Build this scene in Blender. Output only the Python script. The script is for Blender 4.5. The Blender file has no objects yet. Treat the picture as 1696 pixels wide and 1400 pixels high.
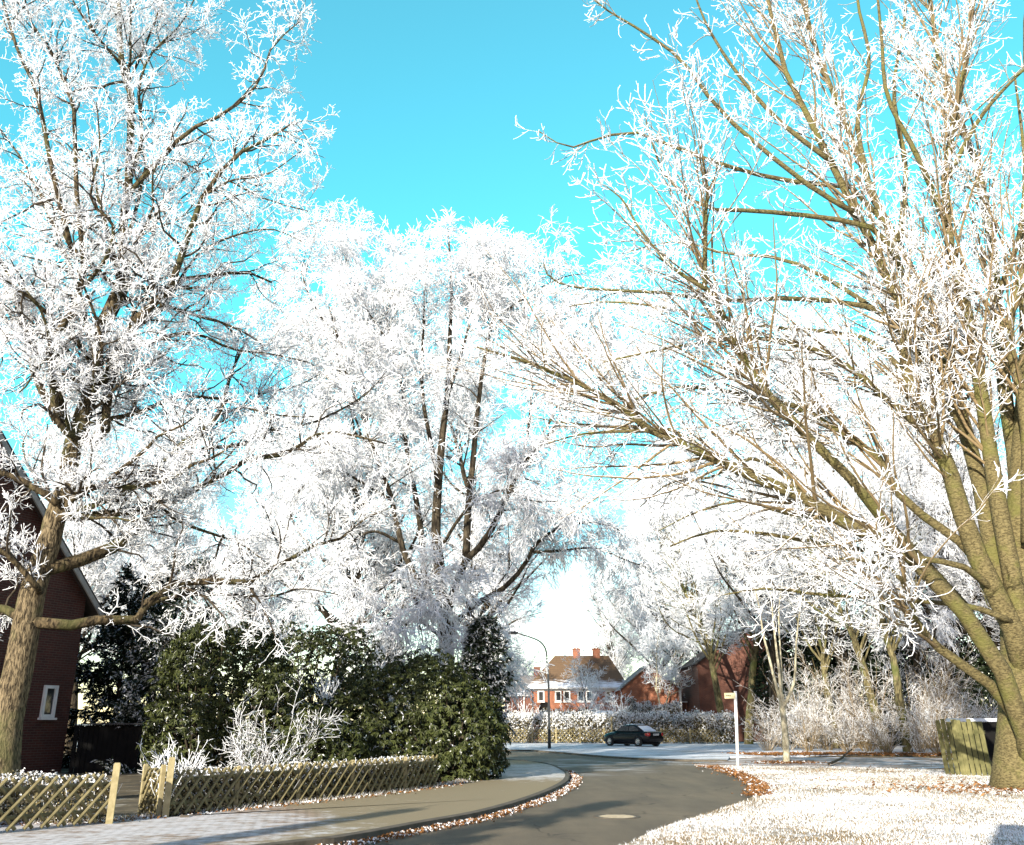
import bpy, bmesh, math, random
import numpy as np
from mathutils import Vector

# ------------------------------------------------------------------ basics
C = bpy.context.scene
COL = C.collection
TH = math.radians(18.33)
CT, ST = math.cos(TH), math.sin(TH)
CAMZ = 1.6
F = 1500.0


def ray(px, py):
    u = (px - 848) / F
    v = (700 - py) / F
    return u, CT - v * ST, ST + v * CT


def P(px, py, Y):
    d = ray(px, py)
    t = Y / d[1]
    return Vector((d[0] * t, Y, CAMZ + d[2] * t))


def G(px, py, z=0.0):
    d = ray(px, py)
    t = (z - CAMZ) / d[2]
    return Vector((d[0] * t, d[1] * t, z))


def thing(name, label, cat, loc=(0, 0, 0), rotz=0, group=None):
    o = bpy.data.objects.new(name, None)
    COL.objects.link(o)
    o.location = loc
    o.rotation_euler = (0, 0, rotz)
    o['label'] = label
    o['category'] = cat
    if group:
        o['group'] = group
    return o


def tag(o, label=None, cat=None, group=None, kind=None):
    if label: o['label'] = label
    if cat: o['category'] = cat
    if group: o['group'] = group
    if kind: o['kind'] = kind
    return o


class Geo:
    """Collects vertices, faces and one float attribute, and links them as one mesh object."""
    def __init__(s):
        s.v = []; s.f = []; s.a = []; s.n = 0

    def add(s, v, f, a=0.0):
        v = np.asarray(v, np.float32).reshape(-1, 3)
        s.v.append(v)
        s.a.append(np.broadcast_to(np.asarray(a, np.float32), (len(v),)).copy())
        for fk in (f if isinstance(f, list) else [f]):
            s.f.append(np.asarray(fk, np.int64) + s.n)
        s.n += len(v)
        return s

    def box(s, c, h, rot=0.0, a=0.0, tilt=None):
        x = np.array([[i, j, k] for i in (-1, 1) for j in (-1, 1) for k in (-1, 1)], float) * np.array(h)
        if tilt is not None:
            x = x @ np.array(tilt.to_matrix()).T
        cr, sr = math.cos(rot), math.sin(rot)
        x = np.stack([x[:, 0] * cr - x[:, 1] * sr, x[:, 0] * sr + x[:, 1] * cr, x[:, 2]], 1) + np.array(c)
        return s.add(x, [[[0, 1, 3, 2], [4, 6, 7, 5], [0, 4, 5, 1], [2, 3, 7, 6], [0, 2, 6, 4], [1, 5, 7, 3]]], a)

    def tube(s, pts, rad, S=8, a=0.0, cap=True):
        pts = np.asarray(pts, float)[None]
        rad = np.broadcast_to(np.asarray(rad, float), (pts.shape[1],))[None]
        v, f = tubes(pts, rad, S)
        n0 = len(v)
        fl = [f]
        if cap:
            fl = [f, [list(range(S))[::-1]], [list(range(n0 - S, n0))]]
        return s.add(v, fl, a)

    def poly(s, pts, a=0.0):
        return s.add([tuple(p) for p in pts], [[list(range(len(pts)))]], a)

    def build(s, name, mat, parent=None, smooth=False):
        me = bpy.data.meshes.new(name)
        v = np.concatenate(s.v)
        me.vertices.add(len(v))
        me.vertices.foreach_set('co', v.ravel())
        loops = np.concatenate([f.ravel() for f in s.f])
        tot = np.concatenate([np.full(len(f), f.shape[1]) for f in s.f])
        st = np.concatenate([[0], np.cumsum(tot)[:-1]])
        me.loops.add(len(loops))
        me.loops.foreach_set('vertex_index', loops.astype(np.int32))
        me.polygons.add(len(tot))
        me.polygons.foreach_set('loop_start', st.astype(np.int32))
        me.polygons.foreach_set('use_smooth', np.full(len(tot), bool(smooth)))
        at = me.attributes.new('val', 'FLOAT', 'POINT')
        at.data.foreach_set('value', np.concatenate(s.a))
        me.update(calc_edges=True)
        me.materials.append(mat)
        o = bpy.data.objects.new(name, me)
        COL.objects.link(o)
        if parent: o.parent = parent
        return o


def tubes(pts, rad, S):
    """pts (N,K,3), rad (N,K) -> verts, quads."""
    N, K, _ = pts.shape
    T = np.empty_like(pts)
    T[:, 1:-1] = pts[:, 2:] - pts[:, :-2]
    T[:, 0] = pts[:, 1] - pts[:, 0]
    T[:, -1] = pts[:, -1] - pts[:, -2]
    T /= np.linalg.norm(T, axis=2, keepdims=True) + 1e-9
    m = T.mean(1)
    ax = np.where(np.abs(m[:, 2:3]) > 0.75, np.array([[1., 0, 0]]), np.array([[0, 0, 1.]]))[:, None, :]
    A = np.cross(T, np.broadcast_to(ax, T.shape))
    A /= np.linalg.norm(A, axis=2, keepdims=True) + 1e-9
    B = np.cross(T, A)
    th = np.arange(S) * 2 * math.pi / S
    v = (pts[:, :, None] + rad[:, :, None, None] * (np.cos(th)[None, None, :, None] * A[:, :, None] + np.sin(th)[None, None, :, None] * B[:, :, None]))
    base = (np.arange(N) * K * S)[:, None, None] + (np.arange(K - 1) * S)[None, :, None]
    j = np.arange(S)[None, None, :]
    j2 = (j + 1) % S
    q = np.stack([base + j, base + j2, base + S + j2, base + S + j], -1).reshape(-1, 4)
    return v.reshape(-1, 3), q


# ------------------------------------------------------------------ materials
def newmat(name):
    m = bpy.data.materials.new(name)
    m.use_nodes = True
    nt = m.node_tree
    return m, nt, nt.nodes['Principled BSDF'], nt.nodes, nt.links


def lk(nt, a, b): nt.links.new(a, b)


def nnoise(nt, scale, detail=4, rough=.6, coord='Object', stretch=None, dist=0):
    tc = nt.nodes.new('ShaderNodeTexCoord')
    n = nt.nodes.new('ShaderNodeTexNoise')
    n.inputs['Scale'].default_value = scale
    n.inputs['Detail'].default_value = detail
    n.inputs['Roughness'].default_value = rough
    n.inputs['Distortion'].default_value = dist
    src = tc.outputs[coord]
    if stretch:
        mp = nt.nodes.new('ShaderNodeMapping')
        mp.inputs['Scale'].default_value = stretch
        lk(nt, src, mp.inputs['Vector']); src = mp.outputs[0]
    lk(nt, src, n.inputs['Vector'])
    return n.outputs['Fac']


def ramp(nt, fac, stops):
    r = nt.nodes.new('ShaderNodeValToRGB')
    e = r.color_ramp.elements
    while len(e) < len(stops): e.new(0.5)
    for i, (p, c) in enumerate(stops):
        e[i].position = p
        e[i].color = (*c, 1) if len(c) == 3 else c
    if fac is not None: lk(nt, fac, r.inputs['Fac'])
    return r.outputs['Color']


def mixc(nt, fac, a, b, mode='MIX'):
    m = nt.nodes.new('ShaderNodeMix')
    m.data_type = 'RGBA'; m.blend_type = mode
    for sock, val in ((m.inputs[0], fac), (m.inputs[6], a), (m.inputs[7], b)):
        if isinstance(val, (int, float)): sock.default_value = val
        elif isinstance(val, tuple): sock.default_value = (*val, 1)
        else: lk(nt, val, sock)
    return m.outputs[2]


def mth(nt, op, a, b=0.0, clamp=False):
    m = nt.nodes.new('ShaderNodeMath'); m.operation = op; m.use_clamp = clamp
    for sock, val in ((m.inputs[0], a), (m.inputs[1], b)):
        if isinstance(val, (int, float)): sock.default_value = val
        else: lk(nt, val, sock)
    return m.outputs[0]


def sstep(nt, x, lo, hi):
    m = nt.nodes.new('ShaderNodeMapRange'); m.interpolation_type = 'SMOOTHSTEP'
    lk(nt, x, m.inputs['Value'])
    m.inputs['From Min'].default_value = lo; m.inputs['From Max'].default_value = hi
    return m.outputs[0]


def attr(nt):
    a = nt.nodes.new('ShaderNodeAttribute'); a.attribute_name = 'val'
    return a.outputs['Fac']


def bump(nt, b, h, strength=.5, dist=.02):
    n = nt.nodes.new('ShaderNodeBump')
    n.inputs['Strength'].default_value = strength
    n.inputs['Distance'].default_value = dist
    lk(nt, h, n.inputs['Height']); lk(nt, n.outputs[0], b.inputs['Normal'])


def normz(nt):
    g = nt.nodes.new('ShaderNodeNewGeometry')
    s = nt.nodes.new('ShaderNodeSeparateXYZ')
    lk(nt, g.outputs['Normal'], s.inputs[0])
    return s.outputs['Z']


FROST = (.91, .925, .95)


def simple(name, c1, c2=None, rough=.8, scale=6, metal=0.0, bmp=0.0, spec=.3, coord='Object'):
    m, nt, b, _, _ = newmat(name)
    b.inputs['Roughness'].default_value = rough
    b.inputs['Metallic'].default_value = metal
    b.inputs['Specular IOR Level'].default_value = spec
    n = nnoise(nt, scale, coord=coord)
    c2 = c2 or tuple(x * .75 for x in c1)
    lk(nt, ramp(nt, n, [(.3, c2), (.7, c1)]), b.inputs['Base Color'])
    if bmp: bump(nt, b, n, bmp, .02)
    return m


def bark_mat(name, dark, light, green=None, vstretch=(14, 14, 2.0), frost_gain=1.0, bstr=.9):
    """Bark with furrows; rime grows on it as val rises (thin wood) and on its upper side."""
    m, nt, b, _, _ = newmat(name)
    b.inputs['Roughness'].default_value = .9
    b.inputs['Specular IOR Level'].default_value = .15
    f = nnoise(nt, 1.0, 5, .6, stretch=vstretch, dist=.6)
    col = ramp(nt, f, [(.40, dark), (.5, tuple((a + c) / 2 for a, c in zip(dark, light))), (.58, light)])
    if green:
        g = sstep(nt, nnoise(nt, 1.3, 3), .48, .66)
        col = mixc(nt, mth(nt, 'MULTIPLY', g, .7), col, green)
    a = attr(nt)
    n2 = nnoise(nt, 9, 3)
    up = normz(nt)
    k = mth(nt, 'ADD', mth(nt, 'ADD', mth(nt, 'MULTIPLY', up, .22), mth(nt, 'MULTIPLY', a, frost_gain)), mth(nt, 'MULTIPLY', n2, .7))
    fr = sstep(nt, k, .82, 1.0)
    lk(nt, mixc(nt, fr, col, FROST), b.inputs['Base Color'])
    bump(nt, b, f, bstr, .05)
    return m


def leaf_mat(name, c1, c2, frost=.5, rough=.4, spec=.4, trans=.0):
    """Leaf colour varied by val; val above a threshold is rime."""
    m, nt, b, _, _ = newmat(name)
    b.inputs['Roughness'].default_value = rough
    b.inputs['Specular IOR Level'].default_value = spec
    a = attr(nt)
    fr = mth(nt, 'FLOOR', a)
    fc = mth(nt, 'FRACT', a)
    col = ramp(nt, fc, [(.1, c1), (.9, c2)])
    n = nnoise(nt, 30, 2)
    k = mth(nt, 'MULTIPLY', fr, sstep(nt, n, .5 - frost * .35, .6 - frost * .35))
    lk(nt, mixc(nt, k, col, FROST), b.inputs['Base Color'])
    return m


def brick_mat(name, c1, c2, mortar, wdir, scale=1.0):
    m, nt, b, _, _ = newmat(name)
    b.inputs['Roughness'].default_value = .9
    g = nt.nodes.new('ShaderNodeNewGeometry')
    d = nt.nodes.new('ShaderNodeVectorMath'); d.operation = 'DOT_PRODUCT'
    lk(nt, g.outputs['Position'], d.inputs[0]); d.inputs[1].default_value = (wdir[0], wdir[1], 0)
    s = nt.nodes.new('ShaderNodeSeparateXYZ'); lk(nt, g.outputs['Position'], s.inputs[0])
    cx = nt.nodes.new('ShaderNodeCombineXYZ')
    lk(nt, d.outputs['Value'], cx.inputs[0]); lk(nt, s.outputs['Z'], cx.inputs[1])
    t = nt.nodes.new('ShaderNodeTexBrick')
    t.inputs['Scale'].default_value = 1.0
    t.inputs['Brick Width'].default_value = .25 * scale
    t.inputs['Row Height'].default_value = .078 * scale
    t.inputs['Mortar Size'].default_value = .010 * scale
    t.inputs['Color1'].default_value = (*c1, 1); t.inputs['Color2'].default_value = (*c2, 1)
    t.inputs['Mortar'].default_value = (*mortar, 1)
    lk(nt, cx.outputs[0], t.inputs['Vector'])
    n = nnoise(nt, 1.2, 5)
    lk(nt, mixc(nt, .5, t.outputs['Color'], ramp(nt, n, [(.3, (.55, .5, .5)), (.7, (1.15, 1.1, 1.1))]), 'MULTIPLY'), b.inputs['Base Color'])
    return m


def tile_mat(name, c1, c2, frost_lo, frost_hi, z0, z1):
    """Roof tiles in courses; rime lies on the lower courses (frost between heights)."""
    m, nt, b, _, _ = newmat(name)
    b.inputs['Roughness'].default_value = .75
    g = nt.nodes.new('ShaderNodeNewGeometry')
    s = nt.nodes.new('ShaderNodeSeparateXYZ'); lk(nt, g.outputs['Position'], s.inputs[0])
    w = mth(nt, 'FRACT', mth(nt, 'MULTIPLY', s.outputs['Z'], 4.2))
    n = nnoise(nt, 3, 4)
    col = mixc(nt, n, c2, c1)
    col = mixc(nt, sstep(nt, w, .1, .0), col, tuple(x * .45 for x in c2))
    mr = nt.nodes.new('ShaderNodeMapRange'); lk(nt, s.outputs['Z'], mr.inputs['Value'])
    mr.inputs['From Min'].default_value = z0; mr.inputs['From Max'].default_value = z1
    mr.inputs['To Min'].default_value = frost_lo; mr.inputs['To Max'].default_value = frost_hi
    st = nnoise(nt, 1.0, 4, stretch=(1.2, 1.2, 9))
    k = sstep(nt, mth(nt, 'ADD', mr.outputs[0], mth(nt, 'MULTIPLY', st, .8)), .72, .95)
    lk(nt, mixc(nt, k, col, (.8, .84, .9)), b.inputs['Base Color'])
    bump(nt, b, w, .5, .03)
    return m


M = {}
# rime on twigs: white, with dark bark showing through where val is low
def twig_mat(name, bark):
    m, nt, b, _, _ = newmat(name)
    b.inputs['Roughness'].default_value = .85
    b.inputs['Specular IOR Level'].default_value = .2
    a = attr(nt)
    n = nnoise(nt, 14, 2)
    up = normz(nt)
    k = sstep(nt, mth(nt, 'ADD', mth(nt, 'ADD', a, mth(nt, 'MULTIPLY', n, .5)), mth(nt, 'MULTIPLY', up, .24)), .62, .82)
    lk(nt, mixc(nt, k, bark, FROST), b.inputs['Base Color'])
    return m


M['oak_bark'] = bark_mat('oak_bark', (.03, .023, .014), (.22, .17, .10), (.12, .115, .05), (30, 30, 7), bstr=1.0)
M['oak_bough_bark'] = bark_mat('oak_bough_bark', (.018, .014, .009), (.12, .09, .05), (.08, .08, .03), (16, 16, 6), bstr=.9)  # darker oak bark for thinner boughs, with their shade in the colour
M['chestnut_bark'] = bark_mat('chestnut_bark', (.085, .068, .032), (.205, .168, .078), (.15, .148, .042), (12, 12, 30), bstr=1.0)
M['grey_bark'] = bark_mat('grey_bark', (.022, .018, .013), (.085, .068, .045), None, (9, 9, 2))
M['pale_bark'] = bark_mat('pale_bark', (.28, .25, .17), (.55, .50, .36), None, (8, 8, 5))
M['olive_bark'] = bark_mat('olive_bark', (.06, .05, .025), (.20, .17, .085), (.09, .11, .03), (8, 8, 2.5))
M['twig'] = twig_mat('frosted_twig', (.055, .043, .03))
M['twig_warm'] = twig_mat('frosted_warm_twig', (.20, .145, .075))
M['rhodo'] = leaf_mat('rhododendron_leaf', (.018, .026, .007), (.078, .09, .026), .1, .48, .25)
M['hedge_leaf'] = leaf_mat('hedge_leaf', (.018, .016, .007), (.20, .165, .08), .3, .6, .2)
M['brown_leaf'] = leaf_mat('beech_leaf', (.10, .05, .02), (.22, .15, .07), .9, .7, .2)
M['needle'] = leaf_mat('conifer_needle', (.008, .016, .008), (.03, .045, .018), .3, .6, .2)
M['dead_leaf'] = leaf_mat('dead_leaf', (.12, .05, .015), (.33, .165, .065), .4, .8, .1)
M['grass'] = leaf_mat('grass_blade', (.13, .095, .04), (.30, .21, .10), 1.6, .8, .1)
M['post_wood'] = simple('pressure_treated_pine', (.38, .32, .18), (.24, .20, .10), .85, 12, bmp=.3)
M['lattice_wood'] = simple('lattice_wood', (.27, .225, .115), (.13, .11, .05), .85, 7, bmp=.3)
M['board_wood'] = simple('mossy_board', (.22, .20, .085), (.07, .07, .025), .9, 3, bmp=.3)
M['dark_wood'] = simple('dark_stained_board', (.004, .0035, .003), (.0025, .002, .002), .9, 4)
M['white'] = simple('white_paint', (.8, .8, .78), (.68, .68, .66), .5, 4)
M['signpost'] = simple('white_enamel', (.82, .82, .80), (.70, .70, .68), .4, 3)
M['sign_yellow'] = simple('pale_yellow_enamel', (.75, .68, .42), (.66, .6, .36), .4, 8)
M['ink'] = simple('dark_lettering', (.09, .08, .04), (.07, .06, .03), .6, 8)
M['glass'] = simple('window_glass', (.02, .025, .03), (.015, .018, .022), .05, 2, spec=.6)
M['metal'] = simple('galvanised_steel', (.36, .33, .27), (.24, .22, .18), .55, 5)
M['weathered_white'] = simple('weathered_white_board', (.34, .33, .31), (.22, .21, .20), .7, 5)
M['dark_metal'] = simple('dark_metal', (.05, .05, .05), None, .5, 5, metal=.4)
M['kerb'] = simple('kerb_stone', (.13, .11, .085), (.07, .06, .045), .9, 5, bmp=.3)
M['car_paint'] = simple('black_car_paint', (.006, .006, .007), (.004, .004, .005), .22, 2, spec=.25)
M['tyre'] = simple('tyre_rubber', (.02, .02, .02), None, .85, 20)
M['rim'] = simple('alloy_rim', (.5, .5, .5), (.4, .4, .4), .3, 8, metal=.7)
M['red_glass'] = simple('red_lens', (.45, .02, .02), (.3, .012, .012), .15, 20, spec=.6)
M['rime'] = simple('rime_coat', (.82, .85, .9), (.66, .70, .78), .8, 14)
M['brick_house'] = None

# ------------------------------------------------------------------ growing wood
def cat(pl, K):
    """Pixel or world polyline -> smooth K-point path (Catmull-Rom)."""
    p = np.array(pl, float)
    p = np.vstack([2 * p[0] - p[1], p, 2 * p[-1] - p[-2]])
    n = len(p) - 3
    t = np.linspace(0, n - 1e-6, K)
    i = t.astype(int)
    u = (t - i)[:, None]
    a, b, c, d = p[i], p[i + 1], p[i + 2], p[i + 3]
    return .5 * (2 * b + (c - a) * u + (2 * a - 5 * b + 4 * c - d) * u ** 2 + (3 * b - a - 3 * c + d) * u ** 3)


def path(px, Y0, Y1, r0, r1, K=14, power=1.0):
    n = len(px)
    w = [P(x, y, Y0 + (Y1 - Y0) * (i / (n - 1)) ** .8) for i, (x, y) in enumerate(px)]
    pts = cat(w, K)
    s = np.linspace(0, 1, K)
    return pts, r0 + (r1 - r0) * s ** power


def spawn(rng, Pt, R, dens, t0, t1, L, ang, K, wander=.15, grav=0.0, rr=.6, rmax=.05, rtip=.4, fall=.3, bias=(0, 0, 0), rel=False, angs=.25):
    """Grow side shoots along the polylines Pt (N,K0,3). Returns points and radii."""
    seg = np.linalg.norm(np.diff(Pt, axis=1), axis=2).sum(1)
    n = rng.poisson(np.maximum(dens * (seg if not rel else np.ones_like(seg)) * (t1 - t0), .3))
    idx = np.repeat(np.arange(len(Pt)), n)
    N = len(idx)
    K0 = Pt.shape[1] - 1
    t = rng.uniform(t0, t1, N)
    f = np.minimum(t * K0, K0 - 1e-4)
    k = f.astype(int)
    w = (f - k)[:, None]
    a, b = Pt[idx, k], Pt[idx, k + 1]
    pos = a * (1 - w) + b * w
    T = b - a
    T /= np.linalg.norm(T, axis=1, keepdims=True) + 1e-9
    r = R[idx, k] * (1 - w[:, 0]) + R[idx, k + 1] * w[:, 0]
    v = rng.normal(size=(N, 3)) + np.array(bias)
    v -= (v * T).sum(1, keepdims=True) * T
    v /= np.linalg.norm(v, axis=1, keepdims=True) + 1e-9
    al = ang + rng.normal(size=N) * angs
    d = np.cos(al)[:, None] * T + np.sin(al)[:, None] * v
    ln = L * (1 - fall * t) * rng.uniform(.55, 1.3, N)
    if rel: ln = ln * seg[idx]
    pts = np.empty((N, K + 1, 3))
    pts[:, 0] = pos
    g = np.broadcast_to(np.asarray(grav, float), (K,))
    for s in range(K):
        d = d + wander * rng.normal(size=(N, 3))
        d[:, 2] += g[s]
        d /= np.linalg.norm(d, axis=1, keepdims=True)
        pts[:, s + 1] = pts[:, s] + d * (ln / K)[:, None]
    r0 = np.minimum(r * rr, rmax * (ln / (L if not rel else L * seg[idx])).clip(.5, 1.3))
    rad = r0[:, None] * np.linspace(1, rtip, K + 1)[None]
    return pts, rad


def addtub(geo, pr, S, frost):
    pts, rad = pr
    if not len(pts): return
    v, f = tubes(pts, rad, S)
    fr = frost(rad) if callable(frost) else np.full(rad.shape, frost)
    geo.add(v, f, np.repeat(fr.reshape(-1), S))


def limbfrost(r):
    return np.clip(.42 - r * 3.2, 0.0, .42)


def stack(prs, K=14):
    return np.stack([p[0] for p in prs]), np.stack([p[1] for p in prs])


def flare(tr, k=1.35, n=3):
    tr[1][:n] *= np.linspace(k, 1, n)
    return tr


def trunk_geo(prs, S, nubs=None):
    g = Geo()
    for pr in prs:
        pts, rad = pr
        s = 10 if rad.max() > .12 else 7
        if rad.max() > .3: s = 20
        v, f = tubes(pts[None], rad[None], s)
        n0 = len(v)
        g.add(v, [f, [list(range(s))[::-1]], [list(range(n0 - s, n0))]], np.repeat(limbfrost(rad), s))
    return g


exec_time = []
rng = np.random.default_rng(7)

# ------------------------------------------------------------------ the frosted oak
def limb_tree(name, label, cat_, trunk_prs, limb_prs, lv, bark, twig, crown_fn, loc, group=None):
    root = thing(name, label, cat_, loc, 0, group)
    def loc_shift(o):
        o.matrix_parent_inverse.identity()
        o.location = (-loc[0], -loc[1], -loc[2])
    o = trunk_geo(trunk_prs, 20).build('trunk', M[bark], root, True); loc_shift(o)
    for pr in limb_prs:
        o = trunk_geo([pr], 10).build('limb', M['oak_bough_bark' if bark == 'oak_bark' else bark], root, True); loc_shift(o)
    cr = Geo()
    crown_fn(cr, trunk_prs, limb_prs)
    o = cr.build('crown', M[twig], root, True); loc_shift(o)
    return root


OY = 18.5
base = G(24, 1300)
oak_trunk = [flare(path([(-8, 1320), (2, 1250), (14, 1180), (33, 1098), (50, 1000), (63, 950), (80, 905), (93, 851), (110, 806), (121, 736), (143, 671), (157, 621), (161, 557), (178, 521), (193, 486), (210, 450), (202, 393), (213, 303), (217, 160), (203, 118), (196, 0), (205, -90), (200, -180)], OY, OY + .8, .35, .045, 40, .7), 1.25, 4)]
oak_px = [
    ([(150, 736), (179, 700), (176, 636), (200, 600), (221, 539), (264, 518), (286, 482), (307, 461), (357, 457), (404, 450), (450, 468)], .2, 1.2, .125, .025),
    ([(168, 640), (200, 575), (232, 521), (279, 482), (307, 404), (339, 321), (393, 257), (446, 229), (490, 200)], .3, -1.2, .12, .02),
    ([(206, 380), (214, 321), (257, 275), (311, 218), (375, 186), (429, 136), (450, 79), (496, 36)], .6, -.6, .075, .014),
    ([(195, 577), (250, 568), (282, 555), (329, 554), (386, 579), (446, 586), (510, 600)], .3, 2.0, .06, .015),
    ([(140, 704), (186, 693), (236, 682), (271, 664), (307, 657), (368, 661), (407, 675), (464, 689), (520, 690)], .3, 2.6, .065, .015),
    ([(95, 855), (157, 854), (214, 846), (264, 839), (321, 811), (371, 786), (411, 761), (482, 750), (507, 729), (543, 714), (600, 725), (640, 735)], .1, 3.0, .105, .02),
    ([(70, 945), (143, 925), (200, 900), (229, 871), (257, 839), (279, 789), (307, 750), (332, 721), (364, 686), (375, 643), (389, 604), (410, 560)], .2, 4.2, .15, .025),
    ([(364, 686), (411, 671), (440, 650), (490, 640), (530, 620)], 3.6, 4.8, .05, .012),
    ([(300, 756), (339, 743), (404, 736), (443, 714), (507, 704), (564, 679), (610, 650), (640, 615)], 3.2, 5.0, .065, .014),
    ([(48, 1030), (114, 1036), (151, 1027), (219, 1030), (238, 1007), (270, 975), (329, 957), (393, 970), (425, 957), (457, 938), (496, 918), (529, 900), (571, 889), (610, 855), (650, 840)], .1, 2.6, .12, .018),
    ([(240, 1005), (283, 989), (357, 984), (448, 988), (498, 975), (560, 985)], 1.2, 2.6, .05, .012),
    ([(264, 841), (307, 868), (357, 886), (404, 904), (450, 940)], 1.2, 2.2, .05, .012),
    ([(370, 886), (362, 905), (355, 930), (340, 960)], 1.9, 2.2, .035, .012),
    ([(132, 725), (107, 714), (89, 682), (88, 618), (82, 571), (104, 539), (143, 471), (129, 393), (125, 207), (114, 154), (93, 100), (54, 43), (30, -40)], .2, -1.6, .10, .02),
    ([(95, 700), (57, 618), (46, 557), (21, 471), (0, 430), (-40, 380)], .2, -.6, .09, .03),
    ([(120, 420), (86, 279), (61, 154), (30, 85), (5, 0), (-10, -60)], -.8, -2.2, .06, .02),
    ([(46, 560), (20, 540), (0, 520), (-60, 480)], .1, .8, .06, .03),
    ([(96, 835), (69, 815), (27, 792), (0, 783), (-60, 770)], .0, -.6, .09, .04),
    ([(66, 980), (59, 970), (27, 934), (0, 911), (-50, 880)], .0, -1.2, .08, .03),
    ([(40, 1030), (10, 1010), (-30, 1005), (-90, 980)], 0, .6, .11, .05),
    ([(215, 300), (235, 230), (230, 150), (250, 90), (300, 40), (330, -20)], .6, -.2, .05, .014),
    ([(205, 110), (160, 60), (120, 0), (90, -60)], .7, .2, .04, .015),
    ([(143, 471), (180, 420), (186, 370), (150, 330), (165, 250), (160, 170)], -.3, -2.4, .05, .012),
    ([(157, 600), (130, 480), (100, 400), (70, 330), (40, 270), (-10, 200)], .2, 1.6, .07, .02),
    ([(170, 560), (210, 480), (250, 400), (270, 330), (330, 280), (380, 300), (440, 330), (510, 350)], .3, 2.2, .06, .014),
    ([(286, 482), (330, 420), (390, 390), (450, 380), (500, 400)], .8, 2.0, .04, .012),
    ([(330, 330), (380, 300), (440, 290), (500, 250)], -.9, -1.2, .03, .01),
]
oak_limbs = [path(px, OY + a, OY + b, r0, r1) for px, a, b, r0, r1 in oak_px]
Pm, Rm = stack(oak_limbs)
extra = spawn(rng, *stack([(oak_trunk[0][0][12::2][:14], oak_trunk[0][1][12::2][:14])]), 2.2, 0, 1, 3.6, 1.0, 13, .16, .04, .5, .07, .25, .3)
oak_limbs += [(extra[0][i], extra[1][i]) for i in range(len(extra[0]))]


def oak_crown(cr, tr, lm):
    P1, R1 = stack(lm)
    l2 = spawn(rng, P1, R1, 3.5, .12, 1, 1.6, .9, 6, .26, .02, .6, .034, .35, .35)
    addtub(cr, l2, 5, lambda r: np.clip(.5 - r * 16, .1, .45))
    l2b = spawn(rng, P1, R1, 2.6, .1, 1, .7, 1.0, 4, .3, .03, .5, .012, .5, .2)
    l3 = spawn(rng, *l2, 6.0, .12, 1, .62, .85, 4, .3, .02, .6, .012, .6, .25)
    l3 = (np.concatenate([l3[0], l2b[0]]), np.concatenate([l3[1], l2b[1]]))
    addtub(cr, (l3[0], l3[1].clip(.0075, .02)), 4, lambda r: np.clip(.85 - r * 26, .25, .7))
    l4 = spawn(rng, *l3, 12.0, .15, 1, .25, .8, 2, .35, .05, .9, .011, .85, .1)
    addtub(cr, (l4[0], np.clip(l4[1], .006, .0095)), 3, .85)
    l5 = spawn(rng, *l4, 11.0, .3, 1, .11, .8, 1, .3, .05, .9, .010, .9, .1)
    addtub(cr, (l5[0], np.clip(l5[1], .0058, .008)), 3, 1.0)
    print('oak', len(l2[0]), len(l3[0]), len(l4[0]), len(l5[0]))


b0 = oak_trunk[0][0][0]
limb_tree('oak_tree', 'tall oak thick with white rime, furrowed trunk behind the lattice fence by the brick house', 'tree', oak_trunk, oak_limbs, None, 'oak_bark', 'twig', oak_crown, tuple(b0))

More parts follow.
